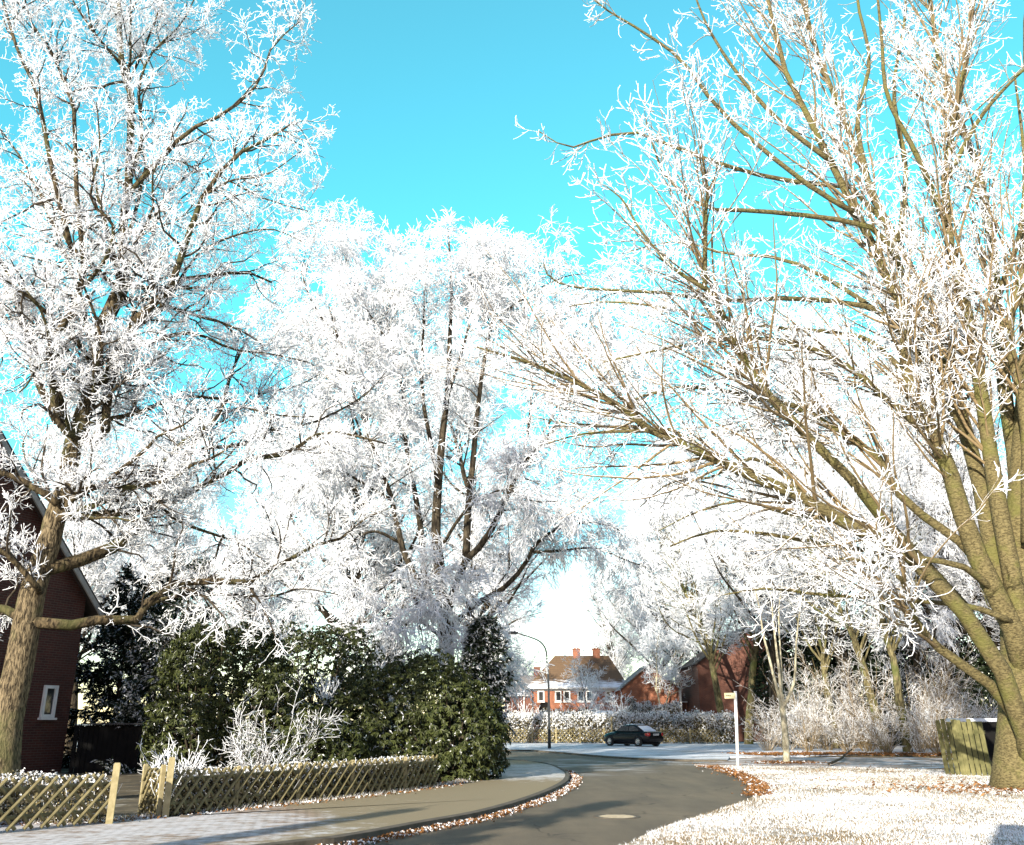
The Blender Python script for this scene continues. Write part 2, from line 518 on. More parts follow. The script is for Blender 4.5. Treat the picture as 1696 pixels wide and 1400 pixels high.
# ------------------------------------------------------------------ the frosted horse chestnut
CY = 24.0
ch_trunk = [flare(path([(1700, 1322), (1700, 1240), (1700, 1150), (1696, 1060), (1690, 980), (1692, 900), (1694, 820), (1700, 700), (1706, 560), (1700, 420), (1712, 250), (1700, 60), (1710, -60)], CY, CY + .6, .80, .07, 30, .8), 1.06, 4)]
ch_px = [
    # pixel path, depth offsets from the trunk at start and end, radii
    ([(1712, 1318), (1704, 1240), (1674, 1150), (1640, 1070), (1573, 989), (1498, 914), (1424, 879), (1349, 834), (1274, 799), (1199, 769), (1129, 734), (1079, 714), (1035, 680), (990, 650), (925, 620), (850, 592), (790, 575)], -.0, -5.5, .245, .022),
    ([(1600, 1010), (1498, 899), (1473, 874), (1424, 809), (1354, 739), (1299, 685), (1249, 625), (1229, 590), (1199, 525), (1179, 489), (1164, 464), (1169, 399), (1169, 344), (1172, 309), (1160, 240)], -.6, -6.0, .155, .025),
    ([(1672, 1040), (1632, 934), (1548, 869), (1488, 819), (1448, 749), (1379, 710), (1324, 675), (1250, 660), (1160, 640), (1080, 650), (1000, 690)], .2, -2.0, .14, .025),
    ([(1700, 1130), (1688, 1070), (1650, 975), (1604, 896), (1590, 840), (1578, 797), (1561, 748), (1541, 715), (1518, 672), (1499, 620), (1513, 549), (1473, 474), (1423, 359), (1374, 264), (1319, 165), (1279, 50), (1274, 0), (1260, -80)], -.02, -2.2, .29, .035),
    ([(1560, 750), (1538, 724), (1498, 685), (1448, 645), (1409, 610), (1339, 575), (1260, 560), (1180, 565), (1090, 580), (1000, 600)], -.5, -3.4, .11, .02),
    ([(1702, 1130), (1690, 1060), (1650, 945), (1630, 830), (1604, 731), (1584, 665), (1564, 600), (1563, 573), (1518, 474), (1488, 399), (1438, 309), (1399, 200), (1349, 75), (1330, 0), (1320, -70)], -.0, 1.0, .27, .035),
    ([(1704, 1130), (1694, 1050), (1668, 910), (1647, 797), (1630, 682), (1617, 600), (1598, 499), (1568, 374), (1568, 249), (1598, 125), (1610, 20), (1620, -60)], -.02, -1.6, .27, .035),
    ([(1694, 930), (1684, 780), (1664, 650), (1650, 500), (1640, 380), (1610, 250), (1560, 120), (1540, 0), (1530, -60)], .3, 1.8, .25, .035),
    ([(1704, 900), (1700, 700), (1672, 560), (1690, 460), (1720, 380)], -.4, -1.6, .2, .04),
    ([(1696, 1215), (1644, 1138), (1565, 1082), (1522, 1038), (1507, 1000), (1490, 955), (1440, 930), (1380, 925)], -.05, -2.8, .15, .025),
    ([(1648, 980), (1612, 950), (1578, 934), (1448, 914), (1349, 899), (1264, 884), (1180, 880), (1110, 905)], -.4, -2.6, .10, .02),
    ([(1676, 1030), (1620, 1008), (1558, 999), (1448, 991), (1349, 984), (1270, 975), (1200, 985)], -.5, -1.6, .085, .018),
    ([(1490, 440), (1448, 379), (1349, 359), (1249, 349), (1169, 344), (1109, 299), (1089, 264), (1070, 200)], -1.6, -4.0, .09, .02),
    ([(1500, 470), (1438, 324), (1299, 299), (1219, 279), (1129, 249), (1050, 219), (985, 232), (940, 244), (892, 217)], .2, -2.0, .09, .014),
    ([(1420, 355), (1330, 300), (1199, 190), (1129, 100), (1060, 50), (1010, 20), (985, 0)], -1.9, -3.6, .08, .015),
    ([(1560, 600), (1480, 530), (1419, 504), (1299, 494), (1199, 499), (1089, 484), (975, 479), (915, 464), (900, 435)], .1, -2.6, .10, .015),
    ([(1520, 640), (1460, 580), (1409, 554), (1249, 539), (1099, 509), (1000, 500), (930, 510)], -.6, 1.4, .09, .015),
    ([(1600, 720), (1500, 560), (1400, 480), (1300, 430), (1200, 420), (1120, 400), (1030, 420)], -.3, 2.4, .10, .015),
    ([(1380, 270), (1290, 200), (1220, 120), (1170, 40), (1140, -40)], -1.8, -2.6, .08, .02),
    ([(1440, 310), (1420, 200), (1440, 100), (1420, 0), (1430, -50)], .8, .2, .09, .03),
    ([(1490, 400), (1500, 280), (1480, 150), (1500, 20), (1490, -60)], .4, 2.0, .10, .03),
    ([(1568, 374), (1520, 260), (1470, 160), (1460, 60), (1450, -40)], -1.2, -3.0, .09, .03),
    ([(1650, 500), (1690, 380), (1696, 260), (1680, 120)], .4, -1.0, .10, .03),
    ([(1568, 300), (1620, 200), (1680, 130), (1740, 80)], -1.4, -2.2, .08, .03),
    ([(1079, 714), (1020, 715), (960, 720), (905, 735)], -4.2, -4.6, .05, .012),
    ([(1199, 769), (1120, 715), (1060, 712), (990, 705), (930, 700), (880, 690)], -3.6, -2.0, .06, .012),
    ([(1170, 480), (1110, 440), (1060, 380), (1030, 330), (990, 300)], -5.2, -5.6, .05, .012),
    ([(1349, 834), (1290, 780), (1240, 760), (1180, 790), (1110, 800), (1060, 840)], -2.6, -.6, .07, .012),
    ([(1424, 879), (1370, 860), (1300, 850), (1230, 830), (1150, 850), (1090, 880)], -2.2, -3.4, .07, .012),
]
ch_limbs = [path(px, CY + a, CY + b, r0, r1) for px, a, b, r0, r1 in ch_px]
sel = [(p[0], p[1]) for p in ch_limbs[:10]]
e2 = spawn(rng, *stack(sel), 5.2, .28, .98, 4.2, .52, 13, .06, .014, .4, .046, .25, .3, (-.8, -.15, -.05))
ch_twl = [(e2[0][i], e2[1][i]) for i in range(len(e2[0]))]


def chestnut_crown(cr, tr, lm):
    P1, R1 = stack(lm + ch_twl)
    addtub(cr, (e2[0], e2[1]), 7, lambda r: np.clip(.45 - r * 5, .05, .45))
    dr = np.array([.05, -.06, -.10, -.06, .06, .16, .22])
    l2 = spawn(rng, P1, R1, 1.6, .3, 1, 1.35, .65, 7, .12, dr, .5, .020, .5, .3)
    addtub(cr, l2, 5, lambda r: np.clip(.58 - r * 15, .12, .5))
    l2b = spawn(rng, P1, R1, 1.3, .3, 1, .75, .9, 5, .15, [.0, -.05, .1, .25, .4], .5, .016, .7, .2)
    addtub(cr, l2b, 4, .5)
    dr3 = np.array([-.03, -.03, .08, .18, .22])
    l3 = spawn(rng, *l2, 4.2, .15, 1, .5, .75, 5, .12, dr3, .75, .017, .75, .25)
    l3 = (np.concatenate([l3[0], spawn(rng, *l2b, 2.5, .2, 1, .5, .75, 5, .12, dr3, .75, .017, .75, .25)[0]]), None)
    n3 = len(l3[0])
    r3 = np.full((n3, 1), .0118) * rng.uniform(.7, 1.25, (n3, 1)) * np.linspace(1.0, .72, 6)[None]
    addtub(cr, (l3[0], r3), 4, lambda r: np.clip(.88 - (r - .008) * 45, .34, 1))
    l4 = spawn(rng, l3[0], r3, 5.0, .2, 1, .17, .7, 3, .1, [.05, .12, .15], .95, .016, .9, .15)
    addtub(cr, (l4[0], np.clip(l4[1], .008, .0118)), 4, 1.0)
    print('chestnut', len(l2[0]), n3, len(l4[0]))


b0 = ch_trunk[0][0][0]
ch = limb_tree('horse_chestnut_tree', 'huge many-stemmed chestnut with scaly olive bark and rimed upturned twigs beside the board panel', 'tree', ch_trunk, ch_limbs, None, 'chestnut_bark', 'twig_warm', chestnut_crown, tuple(b0))
# ------------------------------------------------------------------ the tall fine-twigged tree in the middle
BY = 37.0
bi_trunk = [flare(path([(742, 1262), (741, 1150), (738, 1050), (732, 1000), (728, 940), (722, 880), (726, 800), (733, 720), (742, 640), (745, 560), (748, 480), (744, 410), (742, 380)], BY, BY, .40, .025, 30, .7), 1.2, 4)]
bi_px = [
    ([(736, 1030), (752, 980), (770, 930), (800, 900), (828, 850), (850, 800), (866, 770), (900, 730), (930, 690), (950, 640)], 0, -1.5, .24, .025),
    ([(772, 930), (775, 850), (782, 780), (790, 690), (800, 600), (815, 500), (822, 430), (820, 390)], -.2, .6, .22, .025),
    ([(744, 1040), (790, 1000), (840, 970), (872, 930), (885, 905), (912, 882), (950, 868), (990, 866), (1030, 880)], 0, 1.0, .17, .025),
    ([(884, 915), (930, 912), (985, 908), (1030, 925), (1070, 940)], .5, 2.0, .09, .02),
    ([(730, 1020), (705, 970), (700, 900), (688, 820), (672, 740), (668, 650), (650, 560), (640, 480), (660, 420)], 0, 1.2, .22, .025),
    ([(725, 1010), (690, 960), (664, 900), (650, 830), (625, 760), (600, 690), (575, 620), (560, 540), (545, 470)], 0, -1.6, .20, .025),
    ([(728, 820), (715, 740), (700, 660), (700, 570), (702, 480), (705, 410), (710, 375)], .1, -1.0, .14, .02),
    ([(740, 660), (762, 580), (778, 500), (780, 430), (778, 385)], 0, -.8, .10, .02),
    ([(735, 900), (760, 860), (790, 830), (840, 810), (880, 830), (930, 830)], 0, -2.4, .1, .02),
    ([(845, 815), (870, 740), (880, 660), (880, 570), (870, 480), (862, 420)], -.8, .8, .11, .02),
    ([(866, 770), (910, 700), (945, 620), (960, 540), (950, 480)], -1.0, 1.4, .09, .02),
    ([(650, 830), (600, 800), (560, 780), (520, 790), (480, 830)], -.8, -2.0, .09, .02),
    ([(664, 900), (620, 880), (580, 900), (540, 940), (520, 980)], -.4, -2.6, .09, .02),
    ([(700, 965), (660, 960), (620, 985), (590, 1030)], 0, -2.4, .09, .02),
    ([(600, 690), (560, 640), (520, 600), (490, 560)], -1.0, .2, .07, .02),
    ([(850, 800), (930, 700), (1000, 620), (1050, 540)], -1.2, .4, .07, .02),
    ([(822, 500), (870, 450), (930, 410), (970, 400)], .3, -.6, .06, .02),
    ([(880, 570), (940, 500), (1000, 450), (1030, 440)], 0, 1.2, .06, .02),
    ([(560, 540), (520, 470), (500, 400), (505, 370)], -1.6, -.6, .06, .02),
    ([(650, 560), (600, 460), (575, 380), (570, 350)], .8, 1.4, .07, .02),
    ([(575, 620), (520, 560), (480, 500), (460, 470)], -1.2, 1.0, .06, .02),
    ([(738, 1060), (700, 1030), (690, 1020), (660, 1050), (640, 1090)], 0, -3.6, .12, .02),
    ([(740, 1070), (770, 1020), (790, 1030), (800, 1070)], 0, -3.8, .10, .02),
    ([(735, 1010), (700, 990), (690, 1000), (700, 1060)], 0, -4.0, .10, .02),
]
bi_px = [([(x, y + max(0, 640 - y) * .22) for x, y in px], a, b, r0 * .78, r1) for px, a, b, r0, r1 in bi_px]
bi_limbs = [path(px, BY + a, BY + b, r0, r1) for px, a, b, r0, r1 in bi_px]
e3 = spawn(rng, *stack([(p[0], p[1]) for p in bi_limbs]), 1.9, .36, .99, 2.7, .95, 13, .1, -.005, .4, .06, .2, .3)
bi_ex = [(e3[0][i], e3[1][i]) for i in range(len(e3[0]))]


def birch_crown(cr, tr, lm):
    P1, R1 = stack(lm + bi_ex)
    addtub(cr, e3, 6, lambda r: np.clip(.4 - r * 3, .1, .4))
    dr = [.06, 0, -.06, -.12, -.18, -.22]
    l2 = spawn(rng, P1, R1, 3.2, .28, 1, 1.6, .75, 6, .14, dr, .5, .022, .4, .3)
    addtub(cr, l2, 4, lambda r: np.clip(.5 - r * 10, .15, .45))
    l3 = spawn(rng, *l2, 6.4, .1, 1, .85, .7, 4, .15, [-.05, -.15, -.25, -.3], .7, .014, .7, .25)
    addtub(cr, (l3[0], np.clip(l3[1], .010, .016)), 3, .8)
    l4 = spawn(rng, *l3, 9.0, .1, 1, .42, .6, 2, .15, [-.15, -.25], .9, .013, .85, .1)
    addtub(cr, (l4[0], np.clip(l4[1], .0135, .018)), 3, 1.0)
    print('birch', len(l2[0]), len(l3[0]), len(l4[0]))


b0 = bi_trunk[0][0][0]
limb_tree('elm_tree', 'towering elm in the middle with several dark stems and drooping curtains of fine white twigs', 'tree', bi_trunk, bi_limbs, None, 'grey_bark', 'twig', birch_crown, tuple(b0))


# ------------------------------------------------------------------ frosted trees further off: each kind is grown once, then copied
def generic_tree(name, label, H, spread, nl, kind, seed, bark='grey_bark', fork=.3, dens=1.0, tw=1.0, stems=1, twig='twig'):
    r = np.random.default_rng(seed)
    root = thing(name, label, 'tree')
    K = 16
    prs = []
    for s in range(stems):
        z = np.linspace(-.1, 1, K)
        lean = r.normal(size=2) * (.03 if stems == 1 else .10)
        wob = np.cumsum(r.normal(size=(K, 2)) * .02, axis=0)
        pts = np.stack([(lean[0] * z.clip(0) + wob[:, 0] * z.clip(0)) * H, (lean[1] * z.clip(0) + wob[:, 1] * z.clip(0)) * H, z * H], 1)
        rad = H * .018 / stems ** .5 * (1 - z.clip(0) * .93)
        prs.append((pts, rad))
    prs = [flare(p, 1.3, 2) for p in prs]
    P0, R0 = stack(prs)
    lim = spawn(r, P0, R0, nl / stems, fork, .98, spread, .8, 13, .09, .03 if kind != 'weep' else .0, .5, H * .007, .15, .45, rel=False)
    # nl is a count here, not a density
    g = trunk_geo(prs, 10)
    addtub(g, lim, 6, limbfrost)
    g.build('trunk', M[bark], root, True)
    cr = Geo()
    if kind == 'weep':
        l2 = spawn(r, *lim, 3.0 * dens, .2, 1, 2.0, .7, 6, .12, [.0, -.08, -.15, -.25, -.3, -.3], .5, .02, .4)
        l3 = spawn(r, *l2, 5.0 * dens, .1, 1, 1.0, .5, 4, .12, [-.2, -.3, -.3, -.3], .7, .015, .7)
        l4 = spawn(r, *l3, 5.0 * dens, .1, 1, .5, .5, 2, .15, [-.2, -.3], .9, .014, .9)
    elif kind == 'curl':
        l2 = spawn(r, *lim, 3.0 * dens, .15, 1, 1.6, .75, 6, .12, [-.05, -.14, -.16, -.05, .2, .4], .5, .022, .5)
        l3 = spawn(r, *l2, 4.4 * dens, .1, 1, .7, .75, 5, .12, [-.12, -.1, .12, .35, .45], .8, .02, .8)
        l4 = spawn(r, *l3, 4.4 * dens, .2, 1, .3, .75, 2, .12, [.1, .3], .95, .02, .9)
    else:
        l2 = spawn(r, *lim, 3.2 * dens, .15, 1, 1.7, .75, 5, .18, .03, .5, .024, .4)
        l3 = spawn(r, *l2, 5.5 * dens, .1, 1, .8, .75, 3, .2, .03, .7, .018, .6)
        l4 = spawn(r, *l3, 6.0 * dens, .1, 1, .42, .7, 2, .2, .04, .9, .016, .9)
    addtub(cr, l2, 4, .45)
    addtub(cr, (l3[0], np.clip(l3[1], .012 * tw, .022 * tw)), 3, .8)
    addtub(cr, (l4[0], np.clip(l4[1], .012 * tw, .02 * tw)), 3, 1.0)
    cr.build('crown', M[twig], root, True)
    print(name, len(lim[0]), len(l2[0]), len(l3[0]), len(l4[0]))
    return root


used = set()


def place(proto, px, py, Y, s, rz, label, z=0.0, group=None):
    """First use moves the grown tree itself; later uses copy it with its parts."""
    p = P(px, py, Y)
    if proto.name not in used:
        used.add(proto.name); o = proto
    else:
        o = proto.copy(); COL.objects.link(o)
        for ch_ in proto.children:
            c = ch_.copy(); COL.objects.link(c); c.parent = o
    o.location = (p.x, p.y, z); o.rotation_euler = (0, 0, rz); o.scale = (s, s, s)
    o['label'] = label
    if group: o['group'] = group
    return o


t_a = generic_tree('ash_tree', '', 19, 7.0, 5.5, 'up', 11, dens=1.0)
t_w = generic_tree('weeping_birch_tree', '', 20, 5.5, 4.8, 'weep', 12, dens=1.0)
t_c = generic_tree('young_chestnut_tree', '', 15, 6.5, 5.5, 'curl', 13, dens=.8, fork=.36, bark='olive_bark')
far = [
    # proto, trunk pixel x, depth, scale, turn, label
    (t_a, 545, 41, 1.06, .4, 'white rimed ash crowding behind the elm on the garden side, almost as tall as it'),
    (t_a, 420, 72, 1.25, 1.9, 'rimed ash seen through the outer boughs of the oak, above the dark rhododendrons'),
    (t_a, 250, 74, 1.25, 3.3, 'rimed ash behind the oak, above the conifers by the brick house'),
    (t_a, 120, 52, .95, 4.4, 'rimed ash behind the oak trunk, over the roof of the brick house'),
    (t_w, 1130, 96, 1.25, 1.4, 'weeping birch with shaded blue-grey strands over the garage and the brick block'),
    (t_c, 1236, 72, 1.3, .3, 'dark-trunked chestnut on the street corner in front of the brick block'),
    (t_c, 1200, 76, 1.2, 2.6, 'chestnut hugging the brick block, its twigs reaching over the forecourt'),
    (t_c, 1380, 60, 1.0, 2.0, 'chestnut with an ivy-clad trunk rising out of the frosted shrubs'),
    (t_c, 1462, 57, 1.12, 3.1, 'chestnut with a mossy forked trunk in the frosted thicket'),
    (t_c, 1498, 53, 1.0, 4.6, 'chestnut with a thick olive trunk standing at the edge of the leaf strip'),
    (t_w, 1530, 62, .92, 5.2, 'slim pale-stemmed birch deep in the thicket between two chestnuts'),
    (t_c, 1690, 60, 1.05, .9, 'chestnut hidden mostly behind the huge many-stemmed one'),
    (t_a, 765, 66, 1.4, 5.6, 'tall rimed ash directly behind the stems of the elm'),
    (t_a, 1085, 104, 1.4, .9, 'far white ash rising over the orange gable'),
    (t_a, 1190, 100, 1.5, 3.9, 'far white ash rising over the ridge of the brick block'),
    (t_a, 1012, 112, 1.0, 4.9, 'far white ash over the chimney end of the hip-roofed house'),
    (t_a, 1285, 70, 1.42, 1.1, 'tall rimed ash in the wood just behind the slim street tree'),
    (t_a, 1415, 65, 1.5, 2.3, 'tall rimed ash in the wood between the ivy-clad and the mossy forked chestnuts'),
    (t_a, 1570, 63, 1.5, .2, 'tall rimed ash in the wood behind the board panel'),
    (t_a, 1690, 63, 1.5, 3.0, 'tall rimed ash in the wood seen between the stems of the huge chestnut'),
    (t_a, 850, 118, .7, 5.0, 'low white tree far off behind the grey-roofed cottage'),
]
for tr_, px, Y, s, rz, lab in far:
    place(tr_, px, 1197, Y, s, rz, lab)
t_s = generic_tree('apple_tree', '', 6.2, 3.2, 3.4, 'up', 21, dens=.72, fork=.22, tw=1.1)
place(t_s, 975, 1197, 83, 1.0, .5, 'small apple tree with black forked limbs before the hip-roofed house windows')
t_p = generic_tree('garden_birch_tree', '', 9.5, 3.6, 4.2, 'up', 22, 'pale_bark', dens=.85, fork=.4, tw=1.5, stems=2)
place(t_p, 1098, 1197, 86, .98, 2.2, 'twin-stemmed pale birch against the orange sunlit gable')
place(t_p, 1145, 1197, 92, .7, 4.0, 'small frosted birch in the gap between orange gable and brick block')

# young street tree with bare pale stems
ya = G(1303, 1266)
YY = ya.y
yt = [flare(path([(1303, 1272), (1302, 1240), (1299, 1200), (1295, 1165), (1294, 1150)], YY, YY, .14, .11, 14), 1.2, 3)]
yl = [path(p, YY, YY + d, a, .02) for p, d, a in (
    ([(1295, 1170), (1284, 1130), (1274, 1090), (1264, 1050), (1258, 1010), (1250, 970)], .6, .075),
    ([(1295, 1165), (1290, 1110), (1284, 1060), (1280, 1020), (1276, 980)], -.6, .07),
    ([(1295, 1160), (1294, 1110), (1291, 1060), (1290, 1010), (1296, 960)], .3, .06),
    ([(1297, 1172), (1308, 1150), (1316, 1125), (1318, 1080), (1321, 1040), (1328, 990)], -.4, .075))]
def young_crown(cr, tr, lm):
    P1, R1 = stack(lm)
    l2 = spawn(rng, P1, R1, 2.2, .5, 1, 1.2, .8, 6, .12, [-.05, -.14, -.16, .05, .3, .4], .5, .02, .5)
    addtub(cr, l2, 4, .6)
    l3 = spawn(rng, *l2, 3.0, .15, 1, .5, .75, 5, .12, [-.1, -.1, .12, .35, .45], .8, .02, .8)
    addtub(cr, (l3[0], np.clip(l3[1], .013, .02)), 4, 1.0)
limb_tree('street_tree', 'slim young street tree with four pale upright stems beside the white sign post', 'tree', yt, yl, None, 'pale_bark', 'twig', young_crown, tuple(yt[0][0][0]))

# trees and pruned trunks that stand behind the photographer and throw their shade over the road
def pollard(tip, L, H, r, label, seed):
    x, y = tip.x - L * .454, tip.y - L * .891
    root = thing('pollarded_lime_tree', label, 'tree', (x, y, 0))
    rr = np.random.default_rng(seed)
    z = np.linspace(-.1, 1, 14)
    pts = np.stack([z * rr.normal() * .12, z * rr.normal() * .12, z * H], 1)
    rad = r * (1 - z.clip(0) * .55)
    trunk_geo([flare((pts, rad), 1.3, 3)], 12).build('trunk', M['grey_bark'], root, True)
    s = spawn(rr, *stack([(pts, rad)]), 2.2, .7, 1, 1.1, .7, 5, .15, .12, .4, .05, .4)
    cr = Geo(); addtub(cr, s, 5, .5); cr.build('crown', M['twig'], root)
pollard(G(690, 1352), 22.0, 7.2, .5, 'stubby pollarded lime on the verge nearest the pavement kerb, behind the camera', 1)
pollard(G(1640, 1372), 21.3, 7.0, .6, 'stubby pollarded lime beside the frosted lawn, behind the camera', 3)

# ------------------------------------------------------------------ ground, road, pavements
def ground_mat():
    m, nt, b, _, _ = newmat('frosted_ground')
    b.inputs['Roughness'].default_value = .95
    n = nnoise(nt, .35, 6, .65); n2 = nnoise(nt, 7, 4, .7)
    k = sstep(nt, mth(nt, 'ADD', mth(nt, 'MULTIPLY', n, .6), mth(nt, 'MULTIPLY', n2, .5)), .46, .68)
    lk(nt, mixc(nt, k, (.20, .14, .07), (.78, .79, .80)), b.inputs['Base Color'])
    bump(nt, b, n2, .6, .04)
    return m


def soil_mat():
    m, nt, b, _, _ = newmat('garden_soil')
    b.inputs['Roughness'].default_value = .95
    n = nnoise(nt, 1.1, 6, .7)
    lk(nt, ramp(nt, n, [(.35, (.03, .024, .014)), (.55, (.10, .075, .035)), (.68, (.42, .40, .34))]), b.inputs['Base Color'])
    bump(nt, b, n, .6, .06)
    return m


def region(nt, cx, cy, rx, ry):
    """1 inside an elliptical patch of ground, fading out: where rime has settled."""
    g = nt.nodes.new('ShaderNodeNewGeometry')
    s = nt.nodes.new('ShaderNodeSeparateXYZ'); lk(nt, g.outputs['Position'], s.inputs[0])
    dx = mth(nt, 'DIVIDE', mth(nt, 'SUBTRACT', s.outputs['X'], cx), rx)
    dy = mth(nt, 'DIVIDE', mth(nt, 'SUBTRACT', s.outputs['Y'], cy), ry)
    d = mth(nt, 'ADD', mth(nt, 'MULTIPLY', dx, dx), mth(nt, 'MULTIPLY', dy, dy))
    return sstep(nt, d, 1.3, .1)


def asphalt_mat():
    m, nt, b, _, _ = newmat('asphalt')
    b.inputs['Roughness'].default_value = .8
    b.inputs['Specular IOR Level'].default_value = .25
    fine = nnoise(nt, 60, 3, .7)
    big = nnoise(nt, .5, 5, .6)
    wear = nnoise(nt, 1.0, 4, .6, stretch=(1.1, .25, 1))
    col = ramp(nt, fine, [(.3, (.10, .082, .056)), (.7, (.19, .157, .11))])
    col = mixc(nt, .8, col, ramp(nt, big, [(.3, (.78, .78, .8)), (.7, (1.15, 1.12, 1.08))]), 'MULTIPLY')
    col = mixc(nt, .6, col, ramp(nt, wear, [(.35, (.68, .68, .7)), (.65, (1.3, 1.27, 1.22))]), 'MULTIPLY')
    st = nnoise(nt, 1.0, 5, .65, stretch=(.5, 1.3, 1), dist=.5)
    k = mth(nt, 'MULTIPLY', region(nt, 1.5, 38, 4.0, 8), sstep(nt, st, .46, .66))
    k2 = mth(nt, 'MULTIPLY', region(nt, 9.0, 40.5, 6, 3.2), sstep(nt, st, .5, .62))
    vo = nt.nodes.new('ShaderNodeTexVoronoi'); vo.feature = 'DISTANCE_TO_EDGE'; vo.inputs['Scale'].default_value = .33
    tcv = nt.nodes.new('ShaderNodeTexCoord'); dv = nt.nodes.new('ShaderNodeVectorMath'); dv.operation = 'ADD'
    nv = nt.nodes.new('ShaderNodeTexNoise'); nv.inputs['Scale'].default_value = .9; nv.inputs['Detail'].default_value = 5
    lk(nt, tcv.outputs['Object'], nv.inputs['Vector']); lk(nt, tcv.outputs['Object'], dv.inputs[0]); lk(nt, nv.outputs['Color'], dv.inputs[1]); lk(nt, dv.outputs[0], vo.inputs['Vector'])
    crack = mth(nt, 'MULTIPLY', sstep(nt, vo.outputs['Distance'], .012, .003), sstep(nt, big, .45, .6))
    col = mixc(nt, mth(nt, 'MULTIPLY', crack, .6), col, (.03, .026, .02))
    fr = mth(nt, 'MULTIPLY', mth(nt, 'MAXIMUM', k, k2), .75)
    lk(nt, mixc(nt, fr, col, (.62, .64, .68)), b.inputs['Base Color'])
    bump(nt, b, fine, .5, .008)
    return m


def pave_mat():
    m, nt, b, _, _ = newmat('gravel_pavement')
    b.inputs['Roughness'].default_value = .9
    fine = nnoise(nt, 40, 3, .7); big = nnoise(nt, .7, 5, .65)
    col = mixc(nt, fine, (.17, .135, .075), (.30, .24, .14))
    tc = nt.nodes.new('ShaderNodeTexCoord')
    br = nt.nodes.new('ShaderNodeTexBrick')
    mp = nt.nodes.new('ShaderNodeMapping'); mp.inputs['Rotation'].default_value = (0, 0, .55)
    lk(nt, tc.outputs['Object'], mp.inputs[0]); lk(nt, mp.outputs[0], br.inputs['Vector'])
    br.inputs['Scale'].default_value = 1; br.inputs['Brick Width'].default_value = .22; br.inputs['Row Height'].default_value = .115
    br.inputs['Mortar Size'].default_value = .012
    br.inputs['Color1'].default_value = (.36, .27, .19, 1); br.inputs['Color2'].default_value = (.27, .19, .13, 1); br.inputs['Mortar'].default_value = (.10, .075, .05, 1)
    pz = region(nt, -9, 15, 6.2, 5.5)
    col = mixc(nt, sstep(nt, pz, .1, .3), col, br.outputs['Color'])
    n2 = nnoise(nt, 3.5, 5, .7, stretch=(1, 1.6, 1))
    # rime: thick by the garden gate, thin in the middle, thick again round the shaded corner
    a = mth(nt, 'MAXIMUM', region(nt, -7.5, 14.6, 6.0, 5.0), region(nt, -.4, 31.5, 9, 6.5))
    k = sstep(nt, mth(nt, 'ADD', mth(nt, 'ADD', mth(nt, 'MULTIPLY', a, .26), mth(nt, 'MULTIPLY', n2, .7)), mth(nt, 'MULTIPLY', big, .3)), .60, .80)
    k = mth(nt, 'MULTIPLY', k, mth(nt, 'ADD', mth(nt, 'MULTIPLY', br.outputs['Fac'], -.4), 1.0))
    lk(nt, mixc(nt, mth(nt, 'MULTIPLY', k, .8), col, (.66, .66, .68)), b.inputs['Base Color'])
    bump(nt, b, fine, .5, .015)
    return m


def forecourt_mat():
    m, nt, b, _, _ = newmat('frosted_forecourt')
    b.inputs['Roughness'].default_value = .9
    n = nnoise(nt, 1.0, 6, .7, stretch=(.25, 1.2, 1)); f = nnoise(nt, 20, 3)
    k = sstep(nt, mth(nt, 'ADD', mth(nt, 'MULTIPLY', n, .8), mth(nt, 'MULTIPLY', f, .2)), .36, .55)
    lk(nt, mixc(nt, k, (.16, .13, .095), (.72, .74, .78)), b.inputs['Base Color'])
    bump(nt, b, f, .5, .03)
    return m


def path_mat():
    m, nt, b, _, _ = newmat('reddish_footpath')
    b.inputs['Roughness'].default_value = .9
    n = nnoise(nt, 1.4, 6, .7, stretch=(.4, 1.2, 1)); f = nnoise(nt, 30, 3)
    c = mixc(nt, f, (.17, .115, .075), (.30, .205, .14))
    k = sstep(nt, n, .47, .6)
    lk(nt, mixc(nt, mth(nt, 'MULTIPLY', k, .9), c, (.74, .74, .77)), b.inputs['Base Color'])
    bump(nt, b, f, .4, .02)
    return m


M['asphalt'] = asphalt_mat(); M['pave'] = pave_mat(); M['ground'] = ground_mat(); M['soil'] = soil_mat()
M['forecourt'] = forecourt_mat(); M['path'] = path_mat()


def slab(name, pts, z, mat, kind='structure', side=None):
    """A flat area raised to height z, with its edge faces."""
    g = Geo()
    p = [(q[0], q[1], z) for q in pts]
    n = len(p)
    ar = sum(p[i][0] * p[(i + 1) % n][1] - p[(i + 1) % n][0] * p[i][1] for i in range(n))
    if ar < 0: p = p[::-1]
    g.add(p + [(x, y, -.3) for x, y, _ in p], [[list(range(n))], [[i, i + n, (i + 1) % n + n, (i + 1) % n] for i in range(n)]])
    o = g.build(name, mat)
    o['kind'] = kind
    return o


def smooth(pts, per=6):
    w = [(p.x, p.y, 0) for p in pts]
    return [Vector(q) for q in cat(w, per * (len(w) - 1) + 1)]


g = Geo(); g.poly([(-900, -300, -.03), (900, -300, -.03), (900, 1500, -.03), (-900, 1500, -.03)])
tag(g.build('ground', M['ground']), kind='structure')
# kerb of the near pavement, followed round the corner into the side street
KZ = .12
near = G(424, 1400, KZ)
d0 = (G(560, 1383, KZ) - near).normalized()
kerb_line = [near - d0 * 22, near - d0 * 8] + [G(x, y, KZ) for x, y in ((424, 1400), (560, 1384), (695, 1360), (780, 1345), (842, 1329), (885, 1315), (912, 1304), (931, 1293), (936, 1282), (927, 1274), (905, 1265), (870, 1260), (818, 1257))]
kl = smooth(kerb_line, 5)
last = kl[-1]
kl_ext = kl + [Vector((last.x - 14, last.y + 3, 0)), Vector((last.x - 40, last.y + 5, 0))]
